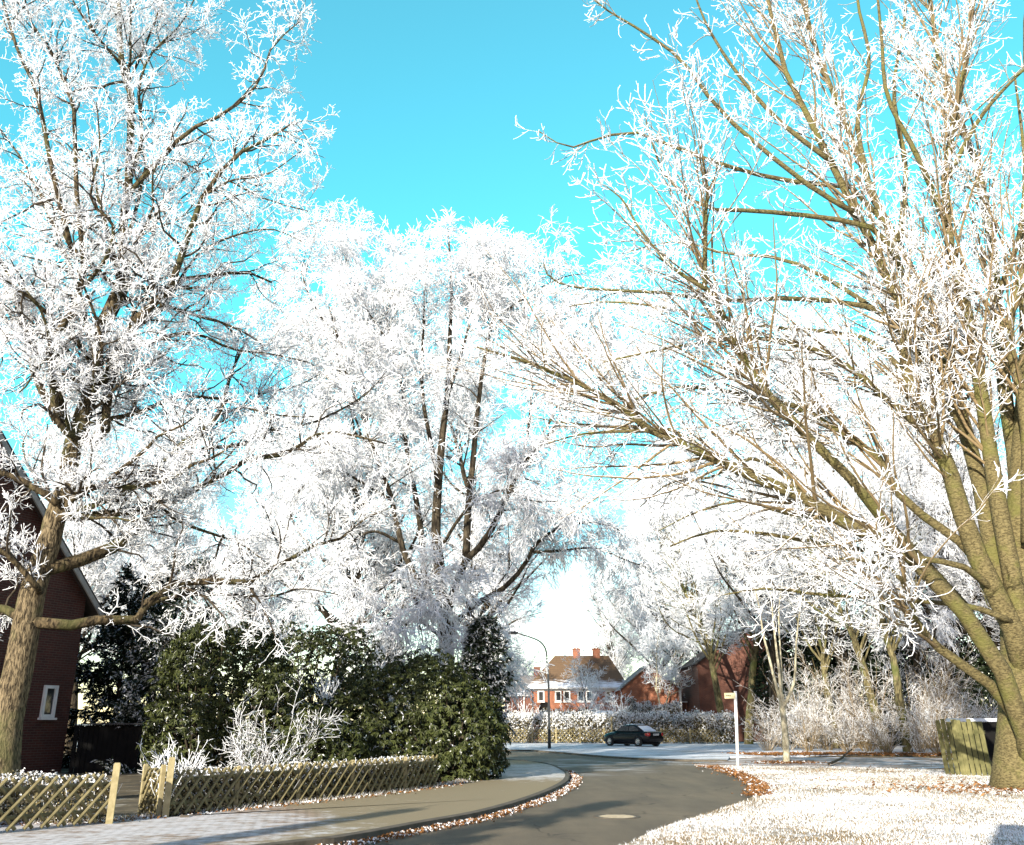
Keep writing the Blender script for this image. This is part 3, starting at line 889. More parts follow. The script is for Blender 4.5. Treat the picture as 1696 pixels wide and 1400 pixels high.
# fence line
fl_px = [(-140, 1393), (0, 1372), (178, 1367), (272, 1357), (400, 1345), (520, 1332), (620, 1321), (725, 1307), (770, 1297)]
fence_line = [G(x, y, .06) for x, y in fl_px]
inner = [Vector((last.x - 40, last.y + .5, 0)), Vector((last.x - 14, last.y - 2.5, 0)), G(800, 1270), G(790, 1290)] + fence_line[::-1] + [fence_line[0] - (fence_line[2] - fence_line[0]).normalized() * 12 + Vector((-2, -14, 0))]
inner2 = [fence_line[0] - (fence_line[2] - fence_line[0]).normalized() * 12 + Vector((-6, -14, 0))] + fence_line + [G(790, 1290), G(800, 1270), Vector((last.x - 14, last.y - 2.5, 0)), Vector((last.x - 40, last.y + .5, 0))]
def resamp(line, n):
    L = np.array([(p.x, p.y) for p in line]); s = np.concatenate([[0], np.cumsum(np.linalg.norm(np.diff(L, axis=0), axis=1))])
    u = np.linspace(0, s[-1], n); return np.stack([np.interp(u, s, L[:, 0]), np.interp(u, s, L[:, 1])], 1)
# the side-street end of both lines is matched separately so the corner stays square
iK = len(kl) - 12
oo = np.concatenate([resamp(kl_ext[:iK + 1], 60), resamp(kl_ext[iK:], 16)[1:]])
ii = np.concatenate([resamp(inner2[:11], 60), resamp(inner2[10:], 16)[1:]])
g = Geo(); nP = len(oo)
g.add(np.concatenate([np.c_[oo, np.full(nP, KZ)], np.c_[ii, np.full(nP, KZ)]]), [[[i, i + 1, nP + i + 1, nP + i] for i in range(nP - 1)]])
tag(g.build('pavement', M['pave']), kind='structure')
# kerb stones: a strip along the line
def strip(name, line, w, z0, z1, mat, side=1, kind='structure'):
    g = Geo()
    L = [Vector((p.x, p.y, 0)) for p in line]
    out = []
    for i, p in enumerate(L):
        t = (L[min(i + 1, len(L) - 1)] - L[max(i - 1, 0)]).normalized()
        n = Vector((t.y, -t.x, 0)) * side
        out.append(p + n * w)
    n = len(L)
    v = [(p.x, p.y, z1) for p in L] + [(p.x, p.y, z1 - .012) for p in out] + [(p.x, p.y, z0) for p in out] + [(p.x, p.y, z0) for p in L]
    f = []
    for k in range(3):
        f += [[k * n + i, k * n + i + 1, (k + 1) * n + i + 1, (k + 1) * n + i] for i in range(n - 1)]
    f += [[i, 3 * n + i, 3 * n + i + 1, i + 1] for i in range(n - 1)]
    g.add(v, [f])
    return tag(g.build(name, mat), kind=kind)
strip('kerb', kl_ext, .13, -.2, KZ + .012, M['kerb'], 1)
# far kerb of the side street and the frosted forecourt behind it
fk = [G(x, y, .07) for x, y in ((1205, 1259), (1130, 1258), (1065, 1256), (1000, 1252), (953, 1248), (905, 1244), (880, 1242))]
fk = smooth(fk, 4)
fkx = fk + [Vector((fk[-1].x - 8, fk[-1].y + 1.2, 0)), Vector((fk[-1].x - 45, fk[-1].y + 4, 0))]
strip('kerb', fkx, .16, -.2, .082, M['kerb'], -1)
slab('forecourt', [Vector((fk[0].x + 1, 45.6, 0))] + fkx + [Vector((fkx[-1].x, 79, 0)), Vector((22, 79, 0)), Vector((30, 56, 0)), Vector((21, 49.5, 0))], .07, M['forecourt'])
# road: one sheet under everything
lawn_edge = [G(x, y, .05) for x, y in ((985, 1414), (1050, 1393), (1095, 1371), (1168, 1348), (1236, 1325), (1256, 1311), (1248, 1298), (1225, 1285), (1195, 1275), (1168, 1270))]
le = smooth(lawn_edge, 5)
dl = (le[0] - le[4]).normalized()
le = [le[0] + dl * 20, le[0] + dl * 6] + le
far_road = [Vector((-60, fkx[-1].y + 6, 0)), Vector((-20, 72, 0)), Vector((40, 60, 0)), Vector((20, 36, 0)), Vector((14, 20, 0)), Vector((14, -14, 0)), Vector((-22, -14, 0)), Vector((-12, 18, 0)), Vector((-60, 30, 0))]
g = Geo(); g.poly([(p.x, p.y, 0) for p in far_road[::-1]])
tag(g.build('road', M['asphalt']), kind='structure')
# lawn and footpath to the right
slab('lawn', le + [G(1205, 1268.5, .05), G(1440, 1271, .05), G(1560, 1276, .05), G(1800, 1290, .05), Vector((40, 30, 0)), Vector((40, -16, 0)), Vector((le[0].x, -16, 0))], .05, M['ground'])
slab('footpath', [G(1150, 1266.5, .03), G(1205, 1268.6, .03), G(1440, 1271.1, .03), G(1560, 1276.1, .03), G(1800, 1290.1, .03), Vector((46, 33, 0)), Vector((46, 48, 0)), G(1700, 1257, .03), G(1440, 1254, .03), G(1250, 1254.5, .03), G(1205, 1259.3, .03)], .03, M['path'])
# garden soil behind the fence, wood floor behind the footpath
slab('garden_bed', fence_line + [G(790, 1290), G(800, 1270), Vector((last.x - 14, last.y - 2.5, 0)), Vector((-60, last.y - 2, 0)), Vector((-60, 12, 0))], .06, M['soil'])
slab('wood_floor', [G(1235, 1254.4), G(1440, 1253.9), G(1700, 1256.9), Vector((60, 50, 0)), Vector((70, 110, 0)), Vector((18, 110, 0)), Vector((19, 62, 0))], .04, M['soil'])

# manhole cover on the road
c = G(1022, 1353)
root = thing('manhole_cover', 'flat round worn drain cover set in the road asphalt', 'manhole', (c.x, c.y, .004))
g = Geo(); n = 28
ring = lambda r, z: [(math.cos(t) * r, math.sin(t) * r, z) for t in np.linspace(0, 2 * math.pi, n + 1)[:-1]]
g.add(ring(.42, -.02) + ring(.42, .006) + ring(.34, .006), [[[i + k * n, (i + 1) % n + k * n, (i + 1) % n + (k + 1) * n, i + (k + 1) * n] for k in range(2) for i in range(n)]])
g.build('rim', M['kerb'], root)
g = Geo(); g.poly(ring(.335, .004)); 
for k in range(-3, 4): g.box((0, k * .08, .006), (math.sqrt(.3 ** 2 - (k * .08) ** 2), .018, .004))
g.build('cover_plate', simple('worn_cover', (.34, .30, .22), (.22, .19, .13), .7, 10), root)

# ------------------------------------------------------------------ grass, leaves
def blades(name, pts, h, w, mat, frostp, seed, z):
    r = np.random.default_rng(seed)
    n = len(pts)
    a = r.uniform(0, 2 * math.pi, n)
    hh = h * r.uniform(.5, 1.4, n)
    lean = r.normal(size=(n, 2)) * .6 * hh[:, None]
    b = np.stack([pts[:, 0], pts[:, 1], np.full(n, z)], 1)
    d = np.stack([np.cos(a), np.sin(a), 0 * a], 1) * w
    t = b + np.stack([lean[:, 0], lean[:, 1], hh], 1)
    v = np.stack([b - d, b + d, t], 1).reshape(-1, 3)
    f = np.arange(3 * n).reshape(-1, 3)
    val = r.uniform(.02, .97, n) + (r.uniform(size=n) < frostp)
    g = Geo(); g.add(v, f, np.repeat(val, 3))
    return tag(g.build(name, mat), kind='stuff')


def inside(pts, poly):
    x, y = pts[:, 0], pts[:, 1]
    c = np.zeros(len(pts), bool)
    n = len(poly)
    for i in range(n):
        x1, y1, x2, y2 = poly[i][0], poly[i][1], poly[i - 1][0], poly[i - 1][1]
        c ^= ((y1 > y) != (y2 > y)) & (x < (x2 - x1) * (y - y1) / (y2 - y1 + 1e-12) + x1)
    return c


r = np.random.default_rng(5)
lawn_poly = [(p.x, p.y) for p in le] + [tuple(G(1205, 1268.5, .05)[:2]), tuple(G(1440, 1271, .05)[:2]), tuple(G(1560, 1276, .05)[:2]), (24, 33), (22, 10), (le[0].x, 10)]
q = np.stack([r.uniform(0, 24, 900000), 10 + 29 * r.uniform(0, 1, 900000) ** 1.5], 1)
q = q[inside(q, lawn_poly)]
q = q[(np.abs(q[:, 0]) < q[:, 1] * .66)]
cl = np.sin(q[:, 0] * 1.7 + np.sin(q[:, 1] * .9) * 2) * np.sin(q[:, 1] * 1.1 + np.sin(q[:, 0] * .6) * 2)
cl3 = np.sin(q[:, 0] * .8 + 1.5 * np.sin(q[:, 1] * .5 + .7) + .4) * np.sin(q[:, 1] * .55 + 1.2 * np.sin(q[:, 0] * .45))
cl2 = r.uniform(size=len(q)) < .62 + .3 * cl
tag(blades('grass', q[cl2], .032, .0042, M['grass'], (.46 + .26 * cl3 + .12 * cl)[cl2], 6, .05), 'short rimed lawn grass beside the bend of the road', 'grass')


def leaves_flat(name, pts, size, label, z, seed, frostp=.2):
    r = np.random.default_rng(seed)
    n = len(pts)
    a = r.uniform(0, 2 * math.pi, n); s = size * r.uniform(.6, 1.4, n)
    e = np.stack([np.cos(a), np.sin(a), r.normal(size=n) * .35], 1)
    p_ = np.stack([-np.sin(a), np.cos(a), r.normal(size=n) * .35], 1)
    b = np.stack([pts[:, 0], pts[:, 1], z + r.uniform(.004, .05, n)], 1)
    v = np.stack([b - e * s[:, None], b - p_ * s[:, None] * .55 + [0, 0, .02], b + e * s[:, None], b + p_ * s[:, None] * .55 + [0, 0, .02]], 1).reshape(-1, 3)
    i = np.arange(n)[:, None] * 4
    f = np.concatenate([i + [0, 1, 2], i + [0, 2, 3]])
    g = Geo(); g.add(v, f, np.repeat(r.uniform(.02, .97, n) + (r.uniform(size=n) < frostp), 4))
    return tag(g.build(name, M['dead_leaf']), label, 'leaves', kind='stuff')


def along(line, n, sd, off, r, t0=0, t1=1):
    L = np.array([(p.x, p.y) for p in line])
    s = np.concatenate([[0], np.cumsum(np.linalg.norm(np.diff(L, axis=0), axis=1))])
    u = r.uniform(t0, t1, n) * s[-1]
    x = np.interp(u, s, L[:, 0]); y = np.interp(u, s, L[:, 1])
    i = np.clip(np.searchsorted(s, u), 1, len(L) - 1)
    t = L[i] - L[i - 1]; t /= np.linalg.norm(t, axis=1, keepdims=True)
    o = off + r.normal(size=n) * sd
    return np.stack([x + t[:, 1] * o, y - t[:, 0] * o], 1)


leaves_flat('fallen_leaves', along(kl[5:-14], 6500, .10, .24, r), .028, 'frosted brown leaves drifted along the gutter of the pavement kerb', .0, 1, .35)
leaves_flat('fallen_leaves', along(le[24:], 2600, .14, .02, r), .04, 'orange leaves lining the rounded corner of the frosted lawn', .045, 2, .12)
ls = [G(1225, 1252), G(1330, 1251), G(1440, 1251), G(1560, 1253), G(1650, 1254)]
leaves_flat('fallen_leaves', along(ls, 9000, .9, .2, r), .075, 'deep orange leaf strip under the frosted shrubs', .05, 3, .04)
yb = yt[0][0][0]
leaves_flat('fallen_leaves', np.stack([yb[0] + r.normal(size=700) * .55, yb[1] + r.normal(size=700) * .5], 1), .05, 'yellowish leaves round the foot of the slim street tree', .05, 4, .15)
cb = ch_trunk[0][0][0]
leaves_flat('fallen_leaves', np.stack([cb[0] + r.normal(size=900) * 1.7, cb[1] - .4 + r.normal(size=900) * 1.2], 1), .055, 'scattered leaves round the foot of the huge chestnut', .055, 5, .2)
leaves_flat('fallen_leaves', along(fence_line, 1500, .16, .12, r), .035, 'brown leaves and dry grass along the foot of the lattice fence', .085, 6, .3)
leaves_flat('fallen_leaves', np.stack([r.uniform(6, 20, 420), r.uniform(22, 37, 420)], 1), .035, 'single brown leaves scattered over the frosted lawn', .07, 8, .1)
blades('dry_grass', along(fence_line, 9000, .07, .03, r), .09, .006, M['grass'], .35, 9, .085)
bpy.data.objects['dry_grass']['label'] = 'dry rimed grass tufts growing along the foot of the lattice fence'
bpy.data.objects['dry_grass']['category'] = 'grass'

# ------------------------------------------------------------------ lattice garden fence
def lattice(a, b, h, sp, name, parent, r=.026, z0=.08, both=True, lean=.95, off=None):
    """Crossed half-round battens between two ground points."""
    d = b - a; L = d.length; t = d / L
    nrm = Vector((t.y, -t.x, 0))            # towards the street
    g = Geo()
    w = h * lean
    k = -w
    while k < L:
        for s, o in ((1, r * .9), (-1, -r * .9)):
            x0, x1 = (k, k + w) if s == 1 else (k + w, k)
            # clip to the panel
            def at(u): return (x0 + (x1 - x0) * u)
            us = [0., 1.]
            for lim in (0, L):
                u = (lim - x0) / (x1 - x0)
                us.append(min(1, max(0, u)))
            uu = sorted(us)
            lo = next((u for u in uu if -1e-6 <= at(u) <= L + 1e-6), None)
            hi = next((u for u in uu[::-1] if -1e-6 <= at(u) <= L + 1e-6), None)
            if lo is None or hi - lo < .12: continue
            p0 = a + t * at(lo) + nrm * o + Vector((0, 0, z0 + h * lo))
            p1 = a + t * at(hi) + nrm * o + Vector((0, 0, z0 + h * hi))
            j = random.uniform(-.012, .012)
            g.tube([p0, p1 + Vector((0, 0, j))], r, 6)
        k += sp
    return g.build(name, M['lattice_wood'], parent)


def rail(a, b, z, r, parent, off=-.055):
    t = (b - a).normalized(); nrm = Vector((t.y, -t.x, 0))
    g = Geo(); g.tube([a + nrm * off + Vector((0, 0, z)), b + nrm * off + Vector((0, 0, z))], r, 8)
    return g.build('rail', M['lattice_wood'], parent)


def post(p, h, w, parent, rot, lean=(0, 0)):
    g = Geo()
    hw = w / 2
    v = []
    for z, k in ((-.2, 1), (h - .03, 1), (h, .72)):
        for x, y in ((-1, -1), (1, -1), (1, 1), (-1, 1)):
            cr, sr = math.cos(rot), math.sin(rot)
            X, Y = x * hw * k, y * hw * k
            v.append((p.x + X * cr - Y * sr + lean[0] * z, p.y + X * sr + Y * cr + lean[1] * z, p.z + z))
    f = [[i + k * 4, (i + 1) % 4 + k * 4, (i + 1) % 4 + k * 4 + 4, i + k * 4 + 4] for k in range(2) for i in range(4)] + [[8, 9, 10, 11]]
    g.add(v, [f])
    return g.build('post', M['post_wood'], parent)


random.seed(4)
FZ = .07
fl = [Vector((p.x, p.y, FZ)) for p in fence_line]
gate_l, gate_r = G(180, 1370, FZ), G(273, 1359, FZ)
rotf = math.atan2((fl[2] - fl[1]).y, (fl[2] - fl[1]).x)
# first run: up to the gate
rt = thing('lattice_fence', 'short run of crossed-batten garden fence in front of the oak, ending at the gate post', 'fence', tuple(fl[1]))
def under(o, root):
    o.location = tuple(-x for x in root.location); return o
A, B = fl[0] + (fl[0] - fl[1]), gate_l - (gate_l - fl[1]).normalized() * .06
under(lattice(A, B, .68, .25, 'lattice_panel', rt), rt)
under(rail(A, B, .24, .03, rt), rt); under(rail(A, B, .62, .03, rt), rt)
under(post(gate_l, .93, .10, rt, rotf, (.012, 0)), rt)
# second run: from the gate, curving away to the rhododendrons
rt2 = thing('lattice_fence', 'long curving run of crossed-batten garden fence in front of the rhododendrons', 'fence', tuple(gate_r))
run = [gate_r + (fl[4] - gate_r).normalized() * .05] + fl[4:8]
sm = [Vector(p) for p in cat(run, 15)]
for i in range(0, 14):
    under(lattice(sm[i], sm[i + 1], .68, .25, 'lattice_panel', rt2, .025), rt2)
    under(rail(sm[i], sm[i + 1], .24, .03, rt2), rt2); under(rail(sm[i], sm[i + 1], .62, .03, rt2), rt2)
    if i and i % 3 == 0: under(post(sm[i] + Vector((.03, .13, 0)), .78, .075, rt2, rotf), rt2)
under(post(gate_r, .98, .105, rt2, rotf, (.008, 0)), rt2)
# gate, swung open into the garden
gd = Vector((math.cos(rotf + math.pi * .62), math.sin(rotf + math.pi * .62), 0))
hinge = gate_r + Vector((-.13, .03, 0))
rt3 = thing('garden_gate', 'small mossy lattice gate standing open beside the tall fence post', 'gate', tuple(hinge))
under(lattice(hinge, hinge + gd * .95, .70, .2, 'lattice_panel', rt3, .024, .08), rt3)
under(post(hinge, .86, .07, rt3, rotf + .4), rt3); under(post(hinge + gd * .95, .84, .07, rt3, rotf + .4), rt3)
under(rail(hinge, hinge + gd * .95, .25, .026, rt3, .05), rt3); under(rail(hinge, hinge + gd * .95, .62, .026, rt3, .05), rt3)
# edging stones beside the gate post
g = Geo(); q_ = gate_r + Vector((.32, .0, 0)); g.box((0, 0, .04), (.07, .05, .06), .3)
o = g.build('edging_stone', M['kerb']); o.location = (q_.x, q_.y, .05); tag(o, 'small pale stone lying at the foot of the tall gate post', 'stone')

# ------------------------------------------------------------------ leafy bushes
def leafcards(g, base, d, up, ln, w, val, fold=.35):
    """Pointed, folded leaves: base (N,3), direction d, reference normal up."""
    s = np.cross(d, up); s /= np.linalg.norm(s, axis=1, keepdims=True) + 1e-9
    nn = np.cross(s, d)
    ln = np.broadcast_to(ln, (len(base),))[:, None]; w = np.broadcast_to(w, (len(base),))[:, None]
    mid = base + d * ln * .5
    v = np.stack([base, mid + s * w + nn * w * fold, base + d * ln - nn * ln * .12, mid - s * w + nn * w * fold], 1).reshape(-1, 3)
    i = np.arange(len(base))[:, None] * 4
    g.add(v, np.concatenate([i + [0, 1, 2], i + [0, 2, 3]]), np.repeat(val, 4))


def shell(r, ells, dens, depth=.35, lump=.12, zmin=.12, front=True):
    """Points with outward normals spread through the outer layer of a union of ellipsoids."""
    P_, N_ = [], []
    for c, rad in ells:
        c = np.array(c, float); rad = np.array(rad, float)
        n = int(dens * 4 * math.pi * ((rad[0] * rad[1]) ** 1.6 / 3 + (rad[0] * rad[2]) ** 1.6 / 3 + (rad[1] * rad[2]) ** 1.6 / 3) ** (1 / 1.6))
        u = r.normal(size=(n, 3)); u /= np.linalg.norm(u, axis=1, keepdims=True)
        th, ph = np.arctan2(u[:, 1], u[:, 0]), u[:, 2]
        k = 1 + lump * np.sin(th * 5 + c[0] * 3 + ph * 4) * np.cos(ph * 7 + c[1]) + lump * .6 * np.sin(th * 11 + ph * 9)
        k *= 1 - depth * r.uniform(0, 1, n) ** 1.6
        p = c + u * rad * k[:, None]
        nn = u / rad; nn /= np.linalg.norm(nn, axis=1, keepdims=True)
        P_.append(p); N_.append(nn)
    p, nn = np.concatenate(P_), np.concatenate(N_)
    ok = p[:, 2] > zmin
    for c, rad in ells:
        ok &= (((p - np.array(c)) / np.array(rad)) ** 2).sum(1) > .5
    return p[ok], nn[ok]


def stems(r, p0, tips, rad, mat, parent, K=7):
    g = Geo()
    for t in tips:
        m = (np.array(p0) + np.array(t)) / 2 + r.normal(size=3) * .15
        pts = cat([tuple(np.array(p0) + r.normal(size=3) * [.2, .2, 0]), tuple(m), tuple(t)], K)
        g.tube(pts, np.linspace(rad, rad * .25, K), 5)
    return g.build('stem', mat, parent)


def rhodo(label, ells, dens, seed, frost=.035, ln=.14, name='rhododendron_bush'):
    r = np.random.default_rng(seed)
    p, n = shell(r, ells, dens, .42, .10)
    c0 = np.array(ells[0][0]); root = thing(name, label, 'shrub', (c0[0], c0[1], 0))
    g = Geo()
    K = 9
    N = len(p)
    ax = n * .8 + [0, 0, .6] + r.normal(size=(N, 3)) * .35
    ax /= np.linalg.norm(ax, axis=1, keepdims=True)
    a1 = np.cross(ax, [0.3, .2, .9]); a1 /= np.linalg.norm(a1, axis=1, keepdims=True)
    a2 = np.cross(ax, a1)
    for k in range(K):
        th = k * 2 * math.pi / K + r.uniform(-.4, .4, N)
        d = a1 * np.cos(th)[:, None] + a2 * np.sin(th)[:, None] + ax * .15
        d[:, 2] -= r.uniform(.25, 1.3, N)           # leaves hang in the frost
        d /= np.linalg.norm(d, axis=1, keepdims=True)
        val = r.uniform(.02, .97, N) + (r.uniform(size=N) < frost)
        leafcards(g, p + ax * .03, d, ax, ln * r.uniform(.7, 1.2, N), ln * .17, val)
    o = g.build('foliage', M['rhodo'], root); under(o, root)
    tips = p[r.choice(len(p), 26)]
    under(stems(r, (c0[0], c0[1], 0.02), tips, .05, M['grey_bark'], root), root)
    return root


def E(px, py, Y, rx, ry, rz):
    c = P(px, py, Y); return ((c.x, c.y, max(c.z, .2)), (rx, ry, rz))


rhodo('wide dark rhododendron bulging over the far end of the lattice fence at the road corner',
      [E(735, 1215, 27.0, 1.75, 1.7, 1.75), E(660, 1205, 27.0, 1.9, 1.6, 1.75), E(775, 1235, 27.3, 1.1, 1.5, 1.45), E(600, 1225, 26.6, 1.5, 1.4, 1.45), E(700, 1150, 28.0, 1.5, 1.5, 1.2), E(720, 1265, 26.6, 1.4, 1.2, .9)], 62, 31)
rhodo('tall light green rhododendron behind the bare white shrub',
      [E(335, 1150, 24.5, 1.25, 1.2, 1.9), E(400, 1115, 25.2, 1.3, 1.2, 1.4), E(300, 1220, 24.0, .9, .9, 1.1), E(330, 1095, 25.0, .9, .9, .9), E(440, 1190, 24.6, 1.2, 1.1, 1.3)], 60, 32, .05)
rhodo('low green rhododendron mound between the bare white shrub and the wide dark one',
      [E(515, 1235, 24.0, .85, .9, .95), E(560, 1250, 24.4, .7, .8, .75)], 75, 33, .05)
rhodo('dark rhododendron set back under the oak boughs, between its two larger neighbours',
      [E(520, 1140, 29.5, 1.6, 1.3, 1.9), E(470, 1105, 30, 1.3, 1.2, 1.4), E(560, 1100, 30.5, 1.4, 1.2, 1.3)], 48, 34, .12)

# ------------------------------------------------------------------ dark conifers and evergreens
def conifer(label, px, Y, H, rad, seed, name='spruce_tree', frost=.25, dens=18, droop=-.06, low=.02):
    r = np.random.default_rng(seed)
    b = P(px, 1197, Y)
    root = thing(name, label, 'tree', (b.x, b.y, 0))
    K = 14
    z = np.linspace(-.05, 1, K)
    pts = np.stack([z * 0, z * 0, z * H], 1)
    tr = (pts, H * .017 * (1.03 - z.clip(0)))
    trunk_geo([tr], 8).build('trunk', M['grey_bark'], root, True)
    br = spawn(r, *stack([tr]), dens, low, .985, rad, 1.45, 8, .06, [-.02, droop, droop, droop, 0, .04, .08, .08], .35, .03, .3, .88)
    g = Geo()
    tw = spawn(r, *br, 9, .12, 1, .48, .85, 3, .12, [-.05, -.1, -.12], .6, .012, .6, .45, (0, 0, -.2))
    # needles: flat sprays along every twig
    for (pt, rd), m, l in ((br, 60, .20), (tw, 16, .17)):
        N, KK, _ = pt.shape
        reps = m
        i = np.repeat(np.arange(N), reps); t = r.uniform(0.1, 1, len(i)) * (KK - 1.001)
        k = t.astype(int); w = (t - k)[:, None]
        p = pt[i, k] * (1 - w) + pt[i, k + 1] * w
        T = pt[i, k + 1] - pt[i, k]; T /= np.linalg.norm(T, axis=1, keepdims=True) + 1e-9
        v = r.normal(size=p.shape) * [1, 1, .5]
        d = T * .9 + v * .55 - [0, 0, .15]; d /= np.linalg.norm(d, axis=1, keepdims=True)
        leafcards(g, p, d, r.normal(size=p.shape) * .4 + [0, 0, 1], l * r.uniform(.6, 1.3, len(p)), .03, r.uniform(.02, .97, len(p)) + (r.uniform(size=len(p)) < frost))
    addtub(g, br, 4, .3)
    g.build('foliage', M['needle'], root)
    return root


conifer('dark spruce with drooping tips rising behind the wide rhododendron at the road corner', 800, 32, 5.2, 1.9, 41, frost=.3, low=.3, dens=26)
conifer('dark broad yew close beside the brick house, in its shade', 190, 35, 7.2, 3.0, 42, 'yew_tree', .12, 18, .0)
conifer('dark frosted yew rising above the light green rhododendron', 290, 33, 7.4, 3.1, 43, 'yew_tree', .35, 18, .0)
conifer('dark cypress between the two yews, behind the oak boughs', 245, 38, 8.2, 2.2, 44, 'cypress_tree', .15, 18, .0)
conifer('dark spruce behind the set-back rhododendron, under the elm twigs', 640, 36, 5.6, 2.0, 45, frost=.3)
tp_ = G(1040, 1326)
def behind(label, x, y, H, rad, seed, name):
    o = conifer(label, 848, 10, H, rad, seed, name, .2, 16, .0); o.location = (x, y, 0)
behind('narrow dark cypress on the road edge, behind the camera', tp_.x - .454 * 24.6, tp_.y - .891 * 24.6, 8.0, 1.3, 47, 'cypress_tree')
behind('broad dark spruce in the front garden of the brick house, outside the view', -21.5, 15.5, 11.5, 3.4, 48, 'spruce_tree')  # this unseen spruce and the next are added to shade shed and brick wall
behind('tall dark spruce beside the brick house wall, outside the view', -25.5, 18.5, 13.0, 3.4, 49, 'spruce_tree')
conifer('small clipped dark conifer next to the fan-shaped white shrub by the hedge', 1046, 81, 3.6, 1.3, 46, frost=.4, dens=16)

# ------------------------------------------------------------------ bare frosted shrubs
def bare_shrub(label, p, H, nst, spread, seed, kind='arch', dens=1.0, frost=1.0, rmin=.007, name='bare_shrub', droop=0., col='twig'):
    r = np.random.default_rng(seed)
    root = thing(name, label, 'shrub', (p.x, p.y, p.z))
    N = nst
    K = 9
    a = r.uniform(0, 2 * math.pi, N); sp = spread * np.sqrt(r.uniform(0, 1, N))
    d = np.stack([np.cos(a) * sp, np.sin(a) * sp, np.ones(N)], 1); d /= np.linalg.norm(d, axis=1, keepdims=True)
    pts = np.zeros((N, K + 1, 3)); pts[:, 0] = np.stack([np.cos(a) * .12 * H * sp, np.sin(a) * .12 * H * sp, np.full(N, -.05)], 1)
    ln = H * r.uniform(.6, 1.12, N)
    for s in range(K):
        d = d + r.normal(size=(N, 3)) * .07; d[:, 2] += droop
        d /= np.linalg.norm(d, axis=1, keepdims=True)
        pts[:, s + 1] = pts[:, s] + d * (ln / K)[:, None]
    R0 = np.full((N, 1), max(rmin * 1.5, H * .0038)) * np.linspace(1, .45, K + 1)[None]
    g = Geo(); addtub(g, (pts, R0), 5, lambda r_: np.clip(.95 * frost - r_ * 9, .3, .95))
    g.build('stem', M[col], root)
    l2 = spawn(r, pts, R0, 5.0 * dens, .2, 1, H * .30, .7, 4, .18, .02 + droop, .7, rmin * 1.3, .7, .3)
    l3 = spawn(r, *l2, 7.0 * dens, .15, 1, H * .11, .8, 2, .2, .02, .9, rmin, .8, .2)
    g = Geo(); addtub(g, (l2[0], np.clip(l2[1], rmin, 1)), 4, .9 * frost); addtub(g, (l3[0], np.clip(l3[1], rmin * .9, 1)), 3, 1.0 * frost)
    g.build('crown', M[col], root, True)
    return root


bare_shrub('bare white shrub with long arching stems in front of the tall light green rhododendron', G(425, 1318, .06), 2.45, 15, 1.15, 51, dens=1.0, rmin=.0056, frost=.52)
bare_shrub('low dense white shrub just behind the lattice fence, beside the open gate', G(285, 1318, .06), 1.15, 34, .75, 52, dens=1.0, rmin=.007)
bare_shrub('small white twiggy shrub poking out over the low green rhododendron', Vector(P(540, 1165, 26.5)), .8, 16, .6, 53, rmin=.008)
bare_shrub('wispy rimed plant in the shaded garden behind the first fence run', G(245, 1305, .06), .8, 7, .4, 54, dens=.7, rmin=.006)
bare_shrub('fan-shaped bare white shrub standing up behind the long hedge and the black car', Vector((P(1020, 1197, 79).x, 79, .3)), 3.6, 18, .42, 55, dens=.5, rmin=.014, frost=.75)
und = [(1268, 55, 2.6), (1300, 57, 3.2), (1335, 54.5, 2.3), (1368, 56, 2.8), (1400, 54, 2.5), (1432, 53.5, 3.0), (1462, 52, 2.7), (1520, 52.5, 2.8), (1548, 51, 3.1), (1585, 54, 3.8), (1355, 62, 3.8), (1420, 61, 4.2), (1530, 60, 4.6), (1640, 56, 4.0), (1290, 64, 3.4), (1315, 61, 6.0), (1350, 59, 5.4), (1395, 62, 6.6), (1440, 58, 6.2), (1515, 57, 6.4), (1560, 58, 6.8)]
ulab = ['bare frosted shrub at the street-corner end of the thicket, beside the dark chestnut trunk', 'tall frosted shrub behind the slim street tree', 'low frosted shrub just past the slim street tree', 'frosted shrub at the foot of the ivy-clad trunk',
        'dense low frosted shrub midway along the leaf strip', 'brightest white shrub in the thicket, between ivy-clad trunk and twin trunks', 'frosted shrub under the twin mossy trunks', 'frosted shrub just past the thick olive trunk', 'frosted shrub against the edge of the board panel',
        'tall frosted shrub behind the board panel', 'frosted shrub deep in the wood behind the ivy-clad trunk', 'tall frosted shrub deep in the wood behind the twin trunks', 'tall frosted shrub deep in the wood by the slim birch', 'frosted shrub behind the huge chestnut trunk', 'frosted shrub in the gap before the brick block',
        'tall brush sapling behind the slim street tree', 'tall brush sapling before the ivy-clad trunk', 'tall brush sapling past the ivy-clad trunk', 'tall brush sapling before the mossy forked trunk', 'tall brush sapling past the thick olive trunk', 'tall brush sapling behind the edge of the board panel']
for i, ((px, Y, H), lb) in enumerate(zip(und, ulab)):
    c = P(px, 1197, Y)
    bare_shrub(lb, Vector((c.x, c.y, .04)), H * .88, 34 if H < 5 else 14, .75 if H < 5 else .5, 60 + i, dens=.6 if H < 5 else .45, rmin=.0095, droop=.0, frost=(.47, .53, .42)[i % 3], name='thicket_shrub', col='twig_warm')
